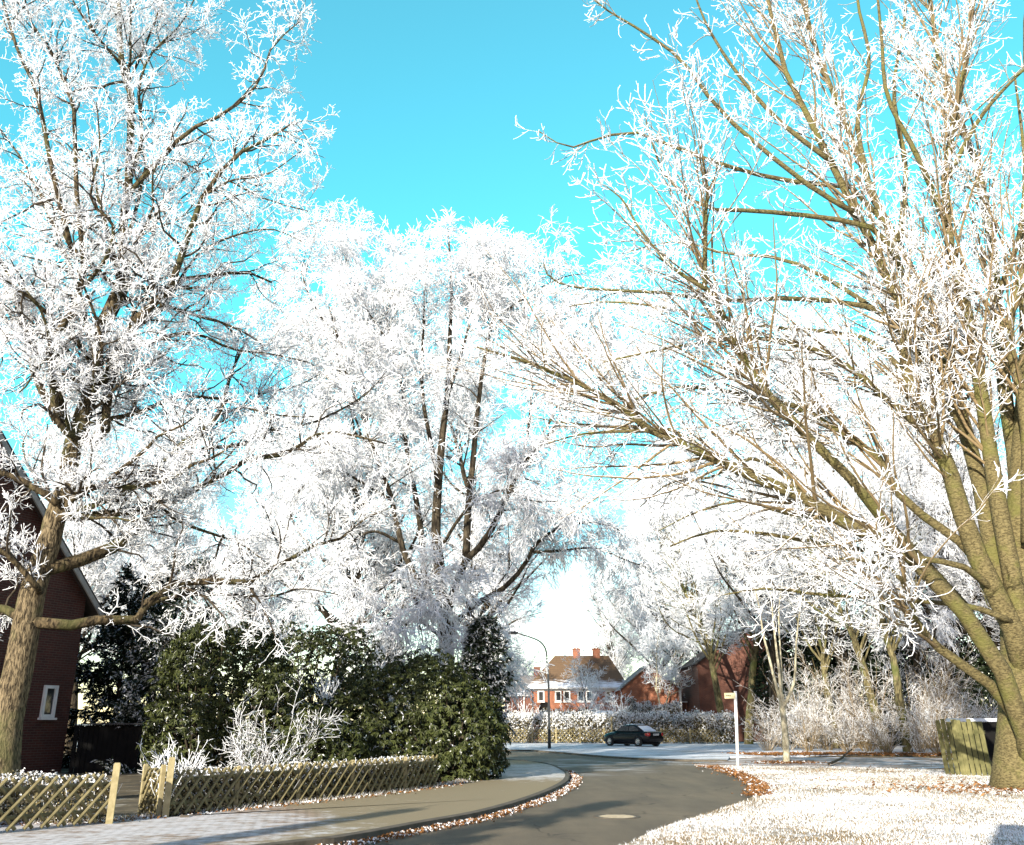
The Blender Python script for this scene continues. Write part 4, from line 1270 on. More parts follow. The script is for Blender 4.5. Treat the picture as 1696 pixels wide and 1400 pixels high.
# dark evergreens closing the wood behind the thicket
for i, (px, Y, H, lb) in enumerate(((1330, 72, 10.5, 'dark holly deep in the wood behind the slim street tree'), (1400, 68, 10.5, 'dark holly deep in the wood behind the ivy-clad trunk'), (1470, 69, 11, 'dark holly deep in the wood behind the twin trunks'), (1545, 66, 10.5, 'dark holly deep in the wood by the slim birch'), (1620, 66, 10, 'dark holly deep in the wood behind the board panel'), (1700, 66, 9, 'dark holly deep in the wood behind the huge chestnut'))):
    c = P(px, 1197, Y)
    r = np.random.default_rng(80 + i)
    p, n = shell(r, [((c.x, c.y, H * .42), (2.9, 2.0, H * .5)), ((c.x + 1.4, c.y + .4, H * .33), (2.4, 2, H * .4)), ((c.x - 1.5, c.y, H * .36), (2.2, 2, H * .36))], 30, .6, .2)
    root = thing('holly_tree', lb, 'tree', (c.x, c.y, 0)); g = Geo()
    for k in range(4):
        d = n * .5 + r.normal(size=p.shape) - [0, 0, .4]; d /= np.linalg.norm(d, axis=1, keepdims=True)
        leafcards(g, p, d, n + r.normal(size=p.shape) * .3, .24, .07, r.uniform(.02, .97, len(p)) + (r.uniform(size=len(p)) < .03))
    under(g.build('foliage', M['needle'], root), root)
    under(stems(r, (c.x, c.y, 0), p[r.choice(len(p), 14)], .08, M['grey_bark'], root), root)


# ------------------------------------------------------------------ hedges
def hedge(label, line, h, th, dens, seed, z0=.06, mat='hedge_leaf', ln=.055, ftop=.7, fside=.12, twig=None, name='hedge', ragged=.08):
    r = np.random.default_rng(seed)
    root = thing(name, label, 'hedge', tuple(line[0]))
    L = np.array([(p.x, p.y) for p in line])
    s = np.concatenate([[0], np.cumsum(np.linalg.norm(np.diff(L, axis=0), axis=1))])
    n = int(dens * s[-1] * (h * 2 + th))
    u = r.uniform(0, s[-1], n)
    i = np.clip(np.searchsorted(s, u), 1, len(L) - 1)
    t = L[i] - L[i - 1]; t /= np.linalg.norm(t, axis=1, keepdims=True)
    c = np.stack([np.interp(u, s, L[:, 0]), np.interp(u, s, L[:, 1])], 1)
    hh = h * (1 + ragged * (np.sin(u * 2.1) + np.sin(u * 5.3 + 1) + .6 * np.sin(u * 11)) / 2)
    # cross-section angle from street face over the top to the back
    a = r.uniform(-.55, math.pi, n)
    ex = np.sign(np.cos(a)) * np.abs(np.cos(a)) ** .5; ez = np.sign(np.sin(a)) * np.abs(np.sin(a)) ** .5
    k = 1 - .45 * r.uniform(0, 1, n) ** 2
    zz = z0 + hh * (.45 + .55 * ez * k)
    o = ex * th / 2 * k
    p = np.stack([c[:, 0] + t[:, 1] * o, c[:, 1] - t[:, 0] * o, np.maximum(zz, z0 + .02)], 1)
    low = r.uniform(size=n) < .35
    p[low, 2] = z0 + r.uniform(.03, .7, low.sum()) * h
    nn = np.stack([t[:, 1] * ex, -t[:, 0] * ex, ez.clip(0)], 1)
    g = Geo()
    for q in range(3):
        d = nn * .8 + r.normal(size=p.shape) * .7; d /= np.linalg.norm(d, axis=1, keepdims=True)
        top = ((p[:, 2] - z0) / hh).clip(0, 1)
        fr = r.uniform(size=n) < fside + (ftop - fside) * np.clip((top - .72) * 5, 0, 1)
        leafcards(g, p + r.normal(size=p.shape) * ln * .6, d, nn + r.normal(size=p.shape) * .4, ln * r.uniform(.7, 1.3, n), ln * .34, r.uniform(.02, .97, n) + fr)
    under(g.build('foliage', M[mat], root), root)
    # twigs
    ns = int(s[-1] * 12)
    u = r.uniform(0, s[-1], ns); x = np.interp(u, s, L[:, 0]); y = np.interp(u, s, L[:, 1])
    g = Geo(); K = 5
    dd = r.normal(size=(ns, 3)) * .3 + [0, 0, 1]; dd /= np.linalg.norm(dd, axis=1, keepdims=True)
    st = np.stack([x, y, np.full(ns, z0 - .03)], 1)
    pts = st[:, None] + dd[:, None] * (np.linspace(0, 1, K) * 1)[None, :, None] * (h * r.uniform(.8, 1.18, ns))[:, None, None] + r.normal(size=(ns, K, 3)) * .02
    addtub(g, (pts, np.full((ns, K), ln * .11) * np.linspace(1, .6, K)), 3, lambda q_: np.broadcast_to(np.linspace(.1, .95, K), q_.shape))
    under(g.build('stem', M['twig'], root), root)
    return root


def shiftline(line, d):
    out = []
    for i, p in enumerate(line):
        t = (line[min(i + 1, len(line) - 1)] - line[max(i - 1, 0)]).normalized()
        out.append(p + Vector((-t.y, t.x, 0)) * d)
    return out


hedge('low clipped hedge with a white rimed top behind the first fence run', shiftline([A, fl[0], fl[1], gate_l - Vector((.15, -.03, 0))], .32), .72, .42, 420, 91, ln=.05, fside=.05)
hedge('long low clipped hedge with a white rimed top behind the curving fence run', shiftline([sm[0] + Vector((.12, 0, 0))] + sm[1:], .32), .71, .42, 420, 92, ln=.05, fside=.05)
YH = 75.0
hx = lambda px, Y: P(px, 1197, Y).x
hedge('long frosted beech hedge along the far forecourt, behind the black car', [Vector((hx(828, 77), 77, 0)), Vector((hx(930, 76), 76, 0)), Vector((hx(1100, 75), 75, 0)), Vector((hx(1216, 74), 74, 0))], 2.15, 1.1, 75, 93, ln=.16, ftop=.9, fside=.35, mat='hedge_leaf')
hedge('trimmed evergreen hedge with a pale rimed top below the orange gable', [Vector((hx(1050, 83), 83, 0)), Vector((hx(1128, 82.5), 82.5, 0))], 3.0, 1.0, 70, 94, ln=.16, ftop=.8, fside=.12)
hedge('dark evergreen hedge below the white windows of the hip-roofed house', [Vector((hx(900, 86), 86, 0)), Vector((hx(1000, 85), 85, 0))], 2.5, 1.0, 70, 95, ln=.16, ftop=.35, fside=.12)
for i, (px, Y, H, lb) in enumerate(((850, 79, 3.6, 'rounded frosted shrub at the lamp end of the long beech hedge'), (880, 80, 2.9, 'frosted shrub behind the beech hedge, left of the lamp post foot'), (938, 80, 3.2, 'frosted shrub behind the beech hedge below the arched doorway'))):
    c = P(px, 1197, Y)
    bare_shrub(lb.replace(', left of the lamp post foot', ', close to the lamp post'), Vector((c.x, c.y, .1)), H * .85, 26, .7, 97 + i, dens=.45, rmin=.014, frost=.7, name='frosted_shrub')

# far lattice fence in front of the beech hedge
rt4 = thing('lattice_fence', 'mossy crossed-batten fence running before the long beech hedge across the street', 'fence', (hx(845, 75.6), 75.6, .07))
fa, fb = Vector((hx(842, 75.7), 75.7, .07)), Vector((hx(1000, 74.9), 74.9, .07))
fc = Vector((hx(1190, 73.2), 73.2, .07))
for a_, b_ in ((fa, fb), (fb, fc)):
    n = 4
    for i in range(n):
        p0, p1 = a_.lerp(b_, i / n), a_.lerp(b_, (i + 1) / n)
        under(lattice(p0, p1, .95, .32, 'lattice_panel', rt4, .03), rt4)
        under(post(p0, 1.15, .1, rt4, 0), rt4)
g_ = post(Vector((hx(1012, 75), 74.7, .07)), 2.0, .11, rt4, 0); under(g_, rt4)

# ------------------------------------------------------------------ buildings
def wall_prism(poly2, o, d, depth, name, mat, parent):
    """poly2: (s,z) outline in the plane through o along d; extruded away by depth."""
    nrm = Vector((-d.y, d.x, 0))
    g = Geo()
    n = len(poly2)
    f = [o + d * s + Vector((0, 0, z)) for s, z in poly2]
    b = [p + nrm * depth for p in f]
    g.add([tuple(p) for p in f + b], [[list(range(n))], [list(range(n, 2 * n))[::-1]], [[i + n, (i + 1) % n + n, (i + 1) % n, i] for i in range(n)]])
    return g.build(name, mat, parent)


def plank(a, b, c, d_, th, name, mat, parent):
    """A slab with corners a b c d (counter-clockwise from outside) and thickness th."""
    a, b, c, d_ = map(Vector, (a, b, c, d_))
    n = (b - a).cross(d_ - a).normalized()
    g = Geo(); v = [a, b, c, d_] + [p - n * th for p in (a, b, c, d_)]
    g.add([tuple(p) for p in v], [[[0, 1, 2, 3], [7, 6, 5, 4], [0, 4, 5, 1], [1, 5, 6, 2], [2, 6, 7, 3], [3, 7, 4, 0]]])
    return g.build(name, mat, parent)


def window(o, d, s, z, w, h, parent, root, fr=.08, cross=False, proud=.03):
    """White frame (four sides butted), pane set back; o,d give the wall line; outward is -normal."""
    n = Vector((d.y, -d.x, 0))
    rot = math.atan2(d.y, d.x)
    g = Geo()
    def bx(s0, s1, z0, z1, off, th):
        c = o + d * ((s0 + s1) / 2) + n * off + Vector((0, 0, (z0 + z1) / 2))
        g.box(tuple(c), ((s1 - s0) / 2, th, (z1 - z0) / 2), rot)
    bx(s, s + fr, z, z + h, proud, .05); bx(s + w - fr, s + w, z, z + h, proud, .05)
    bx(s + fr, s + w - fr, z + h - fr, z + h, proud, .05); bx(s + fr, s + w - fr, z, z + fr, proud, .05)
    if cross: bx(s + w / 2 - fr * .4, s + w / 2 + fr * .4, z + fr, z + h - fr, proud - .005, .04)
    bx(s - .05, s + w + .05, z - .07, z - .002, proud + .03, .09)
    f = under(g.build('window', M['white'], parent), root)
    g = Geo(); bx(s + fr + .001, s + w - fr - .001, z + fr + .001, z + h - fr - .001, proud - .03, .012)
    p = g.build('pane', M['glass'], f)
    return f


# --- brick house beside the oak
cor = P(99, 1290, 31.5); cor.z = 0
wd = Vector((.40, .9165, 0)).normalized()          # along the gable wall, away from the camera
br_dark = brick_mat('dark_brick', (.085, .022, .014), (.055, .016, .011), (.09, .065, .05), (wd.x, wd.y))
LW = 12.0
o_ = cor - wd * LW
hz = P(117, 985, 31.5).z
house = thing('brick_house', 'dark red brick gabled house in shade behind the oak', 'house', tuple(cor))
ez = hz - .1
apz = ez + LW / 2 * 1.02
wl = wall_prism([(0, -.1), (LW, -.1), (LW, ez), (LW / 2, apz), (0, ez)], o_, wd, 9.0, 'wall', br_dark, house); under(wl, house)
nr = Vector((-wd.y, wd.x, 0))
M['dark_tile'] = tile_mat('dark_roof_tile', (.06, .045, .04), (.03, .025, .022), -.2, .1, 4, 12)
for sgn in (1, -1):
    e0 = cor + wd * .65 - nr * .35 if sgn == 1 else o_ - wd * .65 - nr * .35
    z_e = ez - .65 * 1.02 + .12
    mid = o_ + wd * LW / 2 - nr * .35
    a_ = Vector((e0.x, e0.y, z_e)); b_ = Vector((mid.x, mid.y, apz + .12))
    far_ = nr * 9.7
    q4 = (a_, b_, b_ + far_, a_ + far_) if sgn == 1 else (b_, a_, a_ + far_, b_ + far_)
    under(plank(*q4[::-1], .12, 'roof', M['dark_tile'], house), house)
    # white bargeboard just under the tiles at the verge
    n_ = -nr * .04
    g = Geo()
    dn = Vector((0, 0, -.13)); dn2 = Vector((0, 0, -.36))
    v = [a_ + dn + n_, b_ + dn + n_, b_ + dn2 + n_, a_ + dn2 + n_]
    v2 = [p - n_ * 1.5 for p in v]
    g.add([tuple(p) for p in v + v2], [[[0, 1, 2, 3], [7, 6, 5, 4], [0, 4, 5, 1], [1, 5, 6, 2], [2, 6, 7, 3], [3, 7, 4, 0]]])
    under(g.build('bargeboard', M['weathered_white'], house), house)
window(o_, wd, LW - 1.15, 1.75, .52, 1.0, house, house, .10)
# rain pipe and its pale cap on the wall
g = Geo(); pp = cor - wd * 3.6 - nr * .07
g.tube([pp + Vector((0, 0, -.1)), pp + Vector((0, 0, 2.4))], .05, 8)
under(g.build('drainpipe', M['dark_metal'], house), house)
g = Geo(); g.box(tuple(pp + Vector((0, 0, 2.45)) - nr * .02), (.16, .07, .03), math.atan2(wd.y, wd.x))
under(g.build('pipe_cap', M['white'], house), house)
# lean-to roof at the far corner
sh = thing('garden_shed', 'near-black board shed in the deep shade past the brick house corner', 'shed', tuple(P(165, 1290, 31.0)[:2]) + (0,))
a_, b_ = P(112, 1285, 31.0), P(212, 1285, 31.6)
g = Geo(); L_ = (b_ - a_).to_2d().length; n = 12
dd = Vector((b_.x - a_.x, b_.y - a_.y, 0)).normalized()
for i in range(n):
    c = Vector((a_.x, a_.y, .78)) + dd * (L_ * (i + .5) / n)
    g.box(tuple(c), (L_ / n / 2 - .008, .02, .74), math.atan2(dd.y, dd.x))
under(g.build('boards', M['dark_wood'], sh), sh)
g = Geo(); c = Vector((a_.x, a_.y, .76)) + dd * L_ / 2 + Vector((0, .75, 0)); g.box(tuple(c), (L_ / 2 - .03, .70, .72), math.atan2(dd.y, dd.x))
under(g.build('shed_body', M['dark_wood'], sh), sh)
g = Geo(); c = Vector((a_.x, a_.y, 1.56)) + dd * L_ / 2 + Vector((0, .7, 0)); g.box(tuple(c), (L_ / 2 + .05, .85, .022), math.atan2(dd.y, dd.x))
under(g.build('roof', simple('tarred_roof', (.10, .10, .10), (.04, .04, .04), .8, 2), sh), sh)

# --- hip-roofed house across the street
HY = 92.0
br_or = brick_mat('orange_brick', (.34, .10, .04), (.25, .07, .03), (.28, .2, .14), (1, 0))
xa, xb = P(880, 1140, HY).x, P(1034, 1140, HY).x
ez = P(880, 1139, HY).z
hh_ = thing('hip_roof_house', 'orange brick house with a brown hipped roof, two chimneys and white windows across the street', 'house', (xa, HY, 0))
under(wall_prism([(0, 0), (xb - xa, 0), (xb - xa, ez), (0, ez)], Vector((xa, HY, 0)), Vector((1, 0, 0)), 8.5, 'wall', br_or, hh_), hh_)
rz = P(918, 1086, HY + 4).z
x0, x1, y0, y1 = xa - .45, xb + .45, HY - .5, HY + 9
rx0, rx1, ry = P(919, 1086, HY + 4).x, xb - 1.0, HY + 4.2
M['brown_tile'] = tile_mat('brown_roof_tile', (.17, .105, .055), (.115, .07, .036), .62, -.2, ez, ez + 2.3)
g = Geo()
v = [(x0, y0, ez + .02), (x1, y0, ez + .02), (x1, y1, ez + .02), (x0, y1, ez + .02), (rx0, ry, rz), (rx1, ry, rz)]
g.add(v, [[[0, 1, 5, 4], [2, 3, 4, 5]], [[3, 0, 4], [1, 2, 5]]]); g.add(np.array(v[:4]) - [0, 0, .03], [[[3, 2, 1, 0]]])
rf = under(g.build('roof', M['brown_tile'], hh_), hh_)
for px in (955, 988):
    c = P(px, 1086, HY + 4); g = Geo()
    g.box((c.x, ry, rz + .1), (.36, .36, .5)); g.box((c.x, ry, rz + .645), (.42, .42, .045))
    for k in (-.15, .15): g.tube([(c.x + k, ry, rz + .68), (c.x + k, ry, rz + .8)], .09, 8)
    g.build('chimney', br_or, rf)
g = Geo(); g.box(((x0 + x1) / 2, y0 - .06, ez - .05), ((x1 - x0) / 2, .06, .07)); under(g.build('gutter', M['white'], hh_), hh_)
g = Geo(); g.box(((xa + xb) / 2, HY - .03, ez - .22), ((xb - xa) / 2 - .01, .028, .09)); under(g.build('fascia', M['white'], hh_), hh_)
for px0, px1 in ((890.5, 901.5), (919, 930), (933, 944.5), (956, 967.5), (970, 981), (1002.5, 1013)):
    z1_, z0_ = P(px0, 1144, HY).z, P(px0, 1162.5, HY).z
    s0, s1 = P(px0, 1150, HY).x - xa, P(px1, 1150, HY).x - xa
    window(Vector((xa, HY, 0)), Vector((1, 0, 0)), s0, z0_, s1 - s0, z1_ - z0_, hh_, hh_, .12)
# arched doorway
c = P(902, 1172, HY); g = Geo(); ar = [(c.x - .55, .1), (c.x + .55, .1)] + [(c.x + .55 * math.cos(t), c.z + .55 * math.sin(t)) for t in np.linspace(0, math.pi, 10)]
g.add([(x, HY - .05, z) for x, z in ar] + [(x, HY - .004, z) for x, z in ar], [[list(range(len(ar)))], [[i + len(ar), (i + 1) % len(ar) + len(ar), (i + 1) % len(ar), i] for i in range(len(ar))]])
under(g.build('door', M['dark_wood'], hh_), hh_)
g = Geo(); g.tube([(xa + .1, HY - .1, .1), (xa + .1, HY - .1, ez - .1)], .05, 8); under(g.build('drainpipe', M['dark_metal'], hh_), hh_)

# --- orange gable beyond, with a pale corner post
GY = 88.0
ga, gb = P(1030, 1150, GY).x, P(1124, 1150, GY).x
gz0, gzp, gz1 = P(1030, 1140, GY).z, P(1050, 1118, GY).z, P(1124, 1140, GY).z
gh = thing('orange_brick_house', 'low orange brick house with a sunlit blank gable beside the hip-roofed house', 'house', (ga, GY, 0))
W_ = gb - ga
under(wall_prism([(0, 0), (W_, 0), (W_, gz1), (W_ * .5, gzp + .9), (0, gz0)], Vector((ga, GY, 0)), Vector((1, 0, 0)), 6, 'wall', br_or, gh), gh)
M['grey_tile'] = tile_mat('grey_roof_tile', (.22, .20, .19), (.14, .13, .125), .5, .1, 3, 8)
for sx in (-1, 1):
    e = (ga - .3, gz0 - .12) if sx < 0 else (gb + .3, gz1 - .12)
    m_ = (ga + W_ * .5, gzp + 1.03)
    q4 = [(e[0], GY - .3, e[1]), (m_[0], GY - .3, m_[1]), (m_[0], GY + 6.3, m_[1]), (e[0], GY + 6.3, e[1])]
    if sx > 0: q4 = q4[::-1]
    under(plank(*[Vector(p) for p in q4], .1, 'roof', M['grey_tile'], gh), gh)
g = Geo(); g.box((gb + .12, GY - .14, P(1124, 1165, GY).z), (.09, .09, 1.2)); under(g.build('downpipe', M['white'], gh), gh)
# low garage in the gap
ka, kb = P(1126, 1170, GY + 2).x, P(1172, 1170, GY + 2).x
kz = P(1126, 1164, GY + 2).z
gr_ = thing('brick_garage', 'low flat-roofed brick garage in the gap between the orange gable and the brick block', 'garage', (ka, GY + 2, 0))
br_br = brick_mat('brown_brick', (.17, .055, .032), (.12, .038, .024), (.14, .10, .075), (1, 0))
under(wall_prism([(0, 0), (kb - ka, 0), (kb - ka, kz), (0, kz)], Vector((ka, GY + 2, 0)), Vector((1, 0, 0)), 5, 'wall', br_br, gr_), gr_)
g = Geo(); g.box(((ka + kb) / 2, GY + 4.4, kz + .07), ((kb - ka) / 2 + .1, 2.6, .065)); under(g.build('roof', M['rime'], gr_), gr_)

# --- tall brick block on the street corner, half hidden by trees
TY = 84.0
ta, tb = P(1158, 1150, TY).x, P(1330, 1150, TY).x
tz, tzp = P(1158, 1098, TY).z, P(1240, 1040, TY).z
tk = thing('brick_block', 'tall blank brick gable end of the house on the corner, in tree shade', 'house', (ta, TY, 0))
W_ = tb - ta
under(wall_prism([(0, 0), (W_, 0), (W_, tz), (W_ / 2, tzp), (0, tz)], Vector((ta, TY, 0)), Vector((1, 0, 0)), 9, 'wall', br_br, tk), tk)
for sx in (-1, 1):
    e = (ta - .25, tz - .1) if sx < 0 else (tb + .25, tz - .1)
    m_ = (ta + W_ * .5, tzp + .13)
    q4 = [(e[0], TY - .25, e[1]), (m_[0], TY - .25, m_[1]), (m_[0], TY + 9.3, m_[1]), (e[0], TY + 9.3, e[1])]
    if sx > 0: q4 = q4[::-1]
    under(plank(*[Vector(p) for p in q4], .1, 'roof', M['dark_tile'], tk), tk)

# --- grey-roofed cottage at the lamp
SY = 99.0
sa, sb = P(836, 1150, SY).x, P(890, 1150, SY).x
sz, sr = P(850, 1151, SY).z, P(850, 1119, SY + 4).z
st_ = thing('grey_roof_cottage', 'small red brick cottage with a frosted grey roof behind the street lamp', 'house', (sa, SY, 0))
under(wall_prism([(0, 0), (sb - sa, 0), (sb - sa, sz), (0, sz)], Vector((sa, SY, 0)), Vector((1, 0, 0)), 8, 'wall', br_br, st_), st_)
rfc = under(plank(Vector((sa - .3, SY - .4, sz - .05)), Vector((sb + .3, SY - .4, sz - .05)), Vector((sb + .3, SY + 4, sr)), Vector((sa - .3, SY + 4, sr)), .12, 'roof', M['grey_tile'], st_), st_)
under(plank(Vector((sa - .3, SY + 4.02, sr)), Vector((sb + .3, SY + 4.02, sr)), Vector((sb + .3, SY + 8.4, sz)), Vector((sa - .3, SY + 8.4, sz)), .12, 'roof', M['grey_tile'], st_), st_)
g = Geo(); g.box((P(891, 1115, SY).x, SY + 4, sr + .3), (.35, .35, .6)); g.build('chimney', br_br, rfc)
g = Geo(); g.tube([(P(868, 1150, SY).x, SY - .1, .1), (P(868, 1150, SY).x, SY - .1, sz - .1)], .06, 8); under(g.build('drainpipe', M['white'], st_), st_)

# --- carport with a rimed blue-white pitched roof, behind the beech hedge
cy = 80.0
ca, cb_ = P(974, 1190, cy).x, P(1022, 1190, cy).x
cz, czr = P(974, 1187.5, cy).z, P(1000, 1177, cy + 2).z
cp = thing('carport', 'carport with a rimed pale blue roof peeping over the beech hedge', 'carport', (ca, cy, 0))
under(plank(Vector((ca, cy, cz)), Vector((cb_, cy, cz)), Vector((cb_ - .2, cy + 2.5, czr)), Vector((ca + 1.1, cy + 2.5, czr)), .1, 'roof', M['rime'], cp), cp)
under(plank(Vector((ca + 1.1, cy + 2.52, czr)), Vector((cb_ - .2, cy + 2.52, czr)), Vector((cb_, cy + 5, cz)), Vector((ca, cy + 5, cz)), .1, 'roof', M['rime'], cp), cp)
for x in (ca + .3, cb_ - .3):
    for y in (cy + .3, cy + 4.7):
        g = Geo(); g.box((x, y, (cz - .12) / 2), (.06, .06, (cz - .12) / 2)); under(g.build('post', M['dark_wood'], cp), cp)

# ------------------------------------------------------------------ street lamp
lb = G(910, 1242); LYY = lb.y
lamp = thing('street_lamp', 'tall whip-curved steel street lamp on the far pavement corner', 'street lamp', (lb.x, lb.y, 0))
g = Geo()
arm = [P(906, 1100, LYY), P(905.5, 1085, LYY), P(902, 1072, LYY), P(893, 1062, LYY), P(878, 1055.5, LYY), P(862, 1050.5, LYY), P(858, 1049.5, LYY)]
pts = [Vector((lb.x, lb.y, 1.2)), Vector((lb.x - .01, lb.y, 4))] + arm
pts = cat(pts, 44)
g.tube(pts, np.linspace(.075, .04, 44), 10); under(g.build('pole', M['metal'], lamp, True), lamp)
g = Geo(); g.tube([(0, 0, -.2), (0, 0, 1.15), (0, 0, 1.22)], [.10, .10, .076], 12); g.build('base_sleeve', M['dark_metal'], lamp, True)
g = Geo(); h = arm[-1] - Vector((.28, 0, -.02))
ring_pts = [h + Vector((x, 0, z)) for x, z in ((-.38, 0.0), (-.25, .02), (0, .03), (.3, .01))]
g.tube(ring_pts, [.05, .10, .115, .05], 10); under(g.build('lamp_head', M['dark_metal'], lamp, True), lamp)
g = Geo(); g.box(tuple(h + Vector((-.05, 0, -.085))), (.24, .07, .02)); under(g.build('lens', M['white'], lamp), lamp)

# ------------------------------------------------------------------ street name sign
sp = G(1222, 1270); top = P(1213.5, 1145, sp.y)
sg = thing('street_sign', 'white tubular street name post leaning by the lawn corner with a small yellowish plate', 'sign', (sp.x, sp.y, 0))
g = Geo(); tp = Vector((top.x - sp.x + .10, 0, top.z)); g.tube([(0, 0, -.2), tuple(tp)], .06, 12); g.build('pole', M['signpost'], sg, True)
g = Geo(); g.box((tp.x - .24, -.035, tp.z - .17), (.20, .012, .105), -.1); pl = g.build('name_plate', M['sign_yellow'], sg)
g = Geo(); rr = random.Random(3)
x = -.15
while x < .15:                                            # the small illegible line of dark letters
    w = rr.uniform(.007, .013); g.box((tp.x - .24 + x, -.0498, tp.z - .17 + rr.uniform(-.004, .004)), (w, .0015, rr.uniform(.018, .028)), -.1); x += w * 2 + .012
g.build('lettering', M['ink'], pl)

# ------------------------------------------------------------------ upright board panel by the chestnut
pa, pb = G(1567, 1283, .05), G(1645, 1293, .05)
pa = Vector((pa.x, pa.y, 0)); pb = Vector((P(1648, 1292, pa.y - 1.2).x, pa.y - 1.2, 0))
pd = (pb - pa); PL = pd.length; pd.normalize(); prot = math.atan2(pd.y, pd.x)
ph = P(1560, 1193, pa.y).z
pn = thing('board_panel', 'leaning mossy panel of upright boards beside the huge chestnut trunk', 'fence panel', tuple(pa))
nb = 9
lean_ = -pd * .10
for i in range(nb):
    s0 = PL * i / nb
    w = PL / nb - (.035 if i not in (3,) else .008)
    hh2 = ph + .05 * math.sin(i * 2.3) - .02 * i / nb
    v = []
    for zz in (.06, hh2):
        for s in (s0, s0 + w):
            for off in (0, .03):
                p = pa + pd * s + Vector((pd.y, -pd.x, 0)) * off + Vector((-.055 * zz, 0, zz))
                v.append(tuple(p))
    g = Geo(); g.add(v, [[[0, 1, 3, 2], [4, 6, 7, 5], [0, 4, 5, 1], [2, 3, 7, 6], [0, 2, 6, 4], [1, 5, 7, 3]]])
    under(g.build('board', M['board_wood'], pn), pn)
for zz in (.45, ph - .35):
    g = Geo(); p = pa + pd * PL / 2 - Vector((pd.y, -pd.x, 0)) * .035 + Vector((-.055 * zz, 0, zz)); g.box(tuple(p), (PL / 2 - .03, .03, .05), prot); under(g.build('crossbar', M['board_wood'], pn), pn)
# rimed lid of a bin standing behind the panel
bn = P(1618, 1190, pa.y + 1.3)
bt = thing('storage_box', 'dark storage box with a rimed lid behind the board panel', 'box', (bn.x, bn.y, 0))
g = Geo(); g.box((0, 0, bn.z / 2 - .06), (.75, .45, bn.z / 2 - .06)); g.build('box_body', M['dark_wood'], bt)
g = Geo(); g.box((0, 0, bn.z - .05), (.8, .5, .05), .0); g.build('lid', M['rime'], bt)

# dark branch shape added as a stand-in for a shadow on the footpath
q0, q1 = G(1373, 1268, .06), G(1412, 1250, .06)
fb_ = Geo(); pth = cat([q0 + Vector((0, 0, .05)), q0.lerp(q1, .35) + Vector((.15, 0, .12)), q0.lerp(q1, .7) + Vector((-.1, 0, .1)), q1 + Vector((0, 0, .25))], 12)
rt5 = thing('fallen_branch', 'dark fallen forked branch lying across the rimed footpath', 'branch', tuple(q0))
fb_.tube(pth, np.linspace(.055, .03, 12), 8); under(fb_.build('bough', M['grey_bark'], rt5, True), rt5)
fb_ = Geo(); fk_ = G(1440, 1247, .06); fb_.tube(cat([Vector(pth[6]), Vector(pth[6]).lerp(fk_, .6), fk_ + Vector((0, 0, .1))], 8), np.linspace(.025, .012, 8), 6); under(fb_.build('side_bough', M['grey_bark'], rt5, True), rt5)

